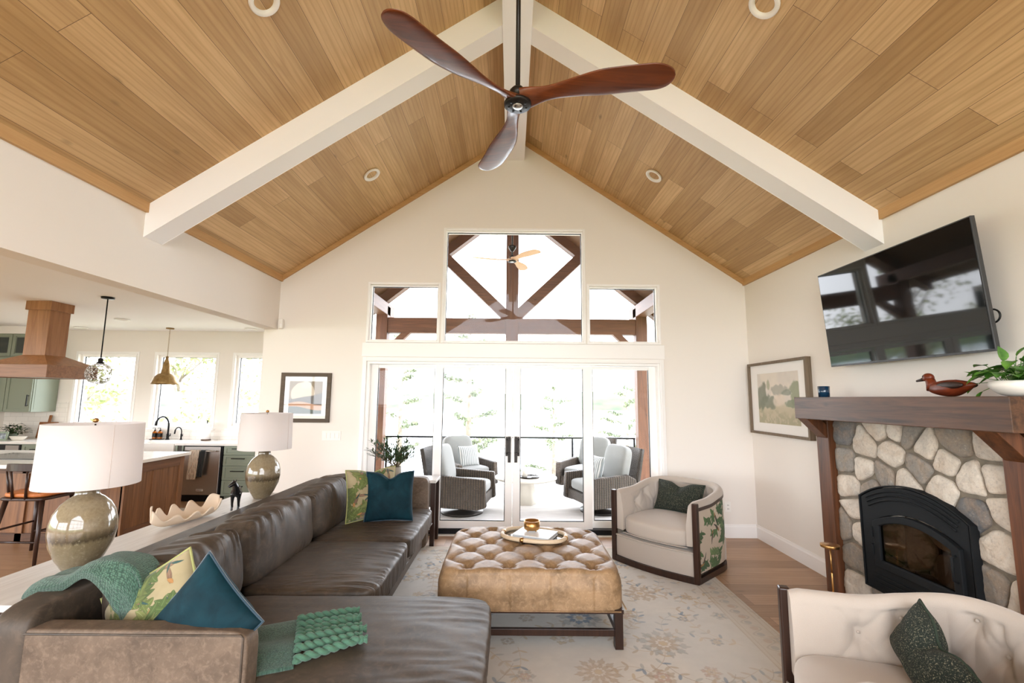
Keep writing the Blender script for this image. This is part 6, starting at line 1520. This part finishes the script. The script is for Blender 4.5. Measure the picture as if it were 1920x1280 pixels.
patio_chair((-.78, 8.30, PF+.0105), R(38), 'wicker swivel chair outdoors by the railing on the left side of the round table')
patio_chair((1.32, 6.95, PF+.0105), R(-72), 'wicker swivel chair outdoors on the patio, nearest the right sliding door')
patio_chair((1.35, 8.30, PF+.0105), R(-38), 'wicker swivel chair outdoors by the railing on the right side of the round table')
def cushion_p(loc, rot, label, mt):
    o = thing('outdoor_pillow', loc, label, 'pillow'); o.rotation_euler = rot; m = MB(); pillow_mesh(m, .42, .36, .13, 20)
    for i, v in enumerate(m.v): m.v[i] = (v[0], v[1], v[2]+.18)
    m.build('cover', mt, o, weld=True)
strp = NT('striped_outdoor'); wv = strp.n('TexWave', {'Vector': strp.coords(), 'Scale': 9.0}, bands_direction='X'); strp.put(strp.b.inputs['Base Color'], strp.ramp(wv.outputs['Fac'], [(.3, srgb(206, 206, 202)), (.6, srgb(130, 136, 136))])); strp.b.inputs['Roughness'].default_value = .9
cushion_p((-.70, 8.15, .40), (R(-14), 0, R(38)), 'grey striped pillow on the patio chair by the railing, left of the table', strp.m)
cushion_p((1.20, 6.92, .40), (R(-14), 0, R(-72)), 'grey striped pillow on the patio chair nearest the right sliding door', strp.m)
t = thing('patio_table', (.24, 7.40, PF+.0105), 'round off-white pedestal table between the patio chairs', 'table'); om = mat('off_white_concrete', srgb(226, 220, 208), .6)
MB().lathe([(0, .37), (.46, .37), (.485, .385), (.485, .40), (.47, .41), (0, .41)], n=48).build('tabletop', om, t); MB().lathe([(0, 0), (.17, 0), (.16, .16), (.12, .34), (.14, .37), (0, .37)], n=6).build('pedestal', om, t)
t = thing('serving_tray', (.29, 7.28, PF+.4215), 'round dark tray on the patio table', 'tray'); MB().lathe([(0, 0), (.15, 0), (.165, .022), (.16, .022), (.146, .006), (0, .006)], n=32).build('tray', M['bronze'], t)
t = thing('mug', (.22, 7.26, PF+.4285), 'pale cup standing on the dark tray outside', 'mug'); MB().lathe([(0, 0), (.04, 0), (.045, .10), (.041, .10), (.037, .01), (0, .01)], n=24).build('cup', om, t); MB().tube([(.043, 0, .03), (.07, 0, .035), (.072, 0, .075), (.044, 0, .08)], .005, 8).build('handle', om, t)
t = thing('lantern_hoop', (.36, 7.30, PF+.4285), 'thin arched metal candle holder on the dark tray outside', 'candle holder'); MB().tube([(-.03, 0, .004), (-.03, 0, .10)]+[(-.03*math.cos(a), 0, .10+.03*math.sin(a)) for a in [PI*k/8 for k in range(1, 8)]]+[(.03, 0, .10), (.03, 0, .004)], .005, 8).build('hoop', M['chrome'], t); MB().lathe([(0, 0), (.04, 0), (.04, .006), (0, .006)], n=20).build('base', M['chrome'], t)
prg = NT('pale_outdoor_rug'); pn = prg.noise(prg.coords('Object', (1, 9, 1)), 2.5, 5, .6); prg.put(prg.b.inputs['Base Color'], prg.ramp(pn.outputs['Fac'], [(.35, srgb(200, 196, 192)), (.65, srgb(226, 222, 218))])); prg.b.inputs['Roughness'].default_value = .95
t = thing('patio_rug', (.25, 7.6, PF), 'pale grey woven rug under the patio table and wicker chairs', 'rug'); MB().box(-1.7, 2.2, 6.25, 8.95, PF+.001, PF+.010).build('rug', prg.m, t, world=True)
palef = mat('pale_wood_blade', srgb(206, 166, 132), .5)
fan('patio_fan', (.0, 7.5, 3.84), .66, R(-50), palef, palef, 'pale wood three blade fan seen through the upper window over the patio', pr(0)-.28, M['bronze'], 4.10)
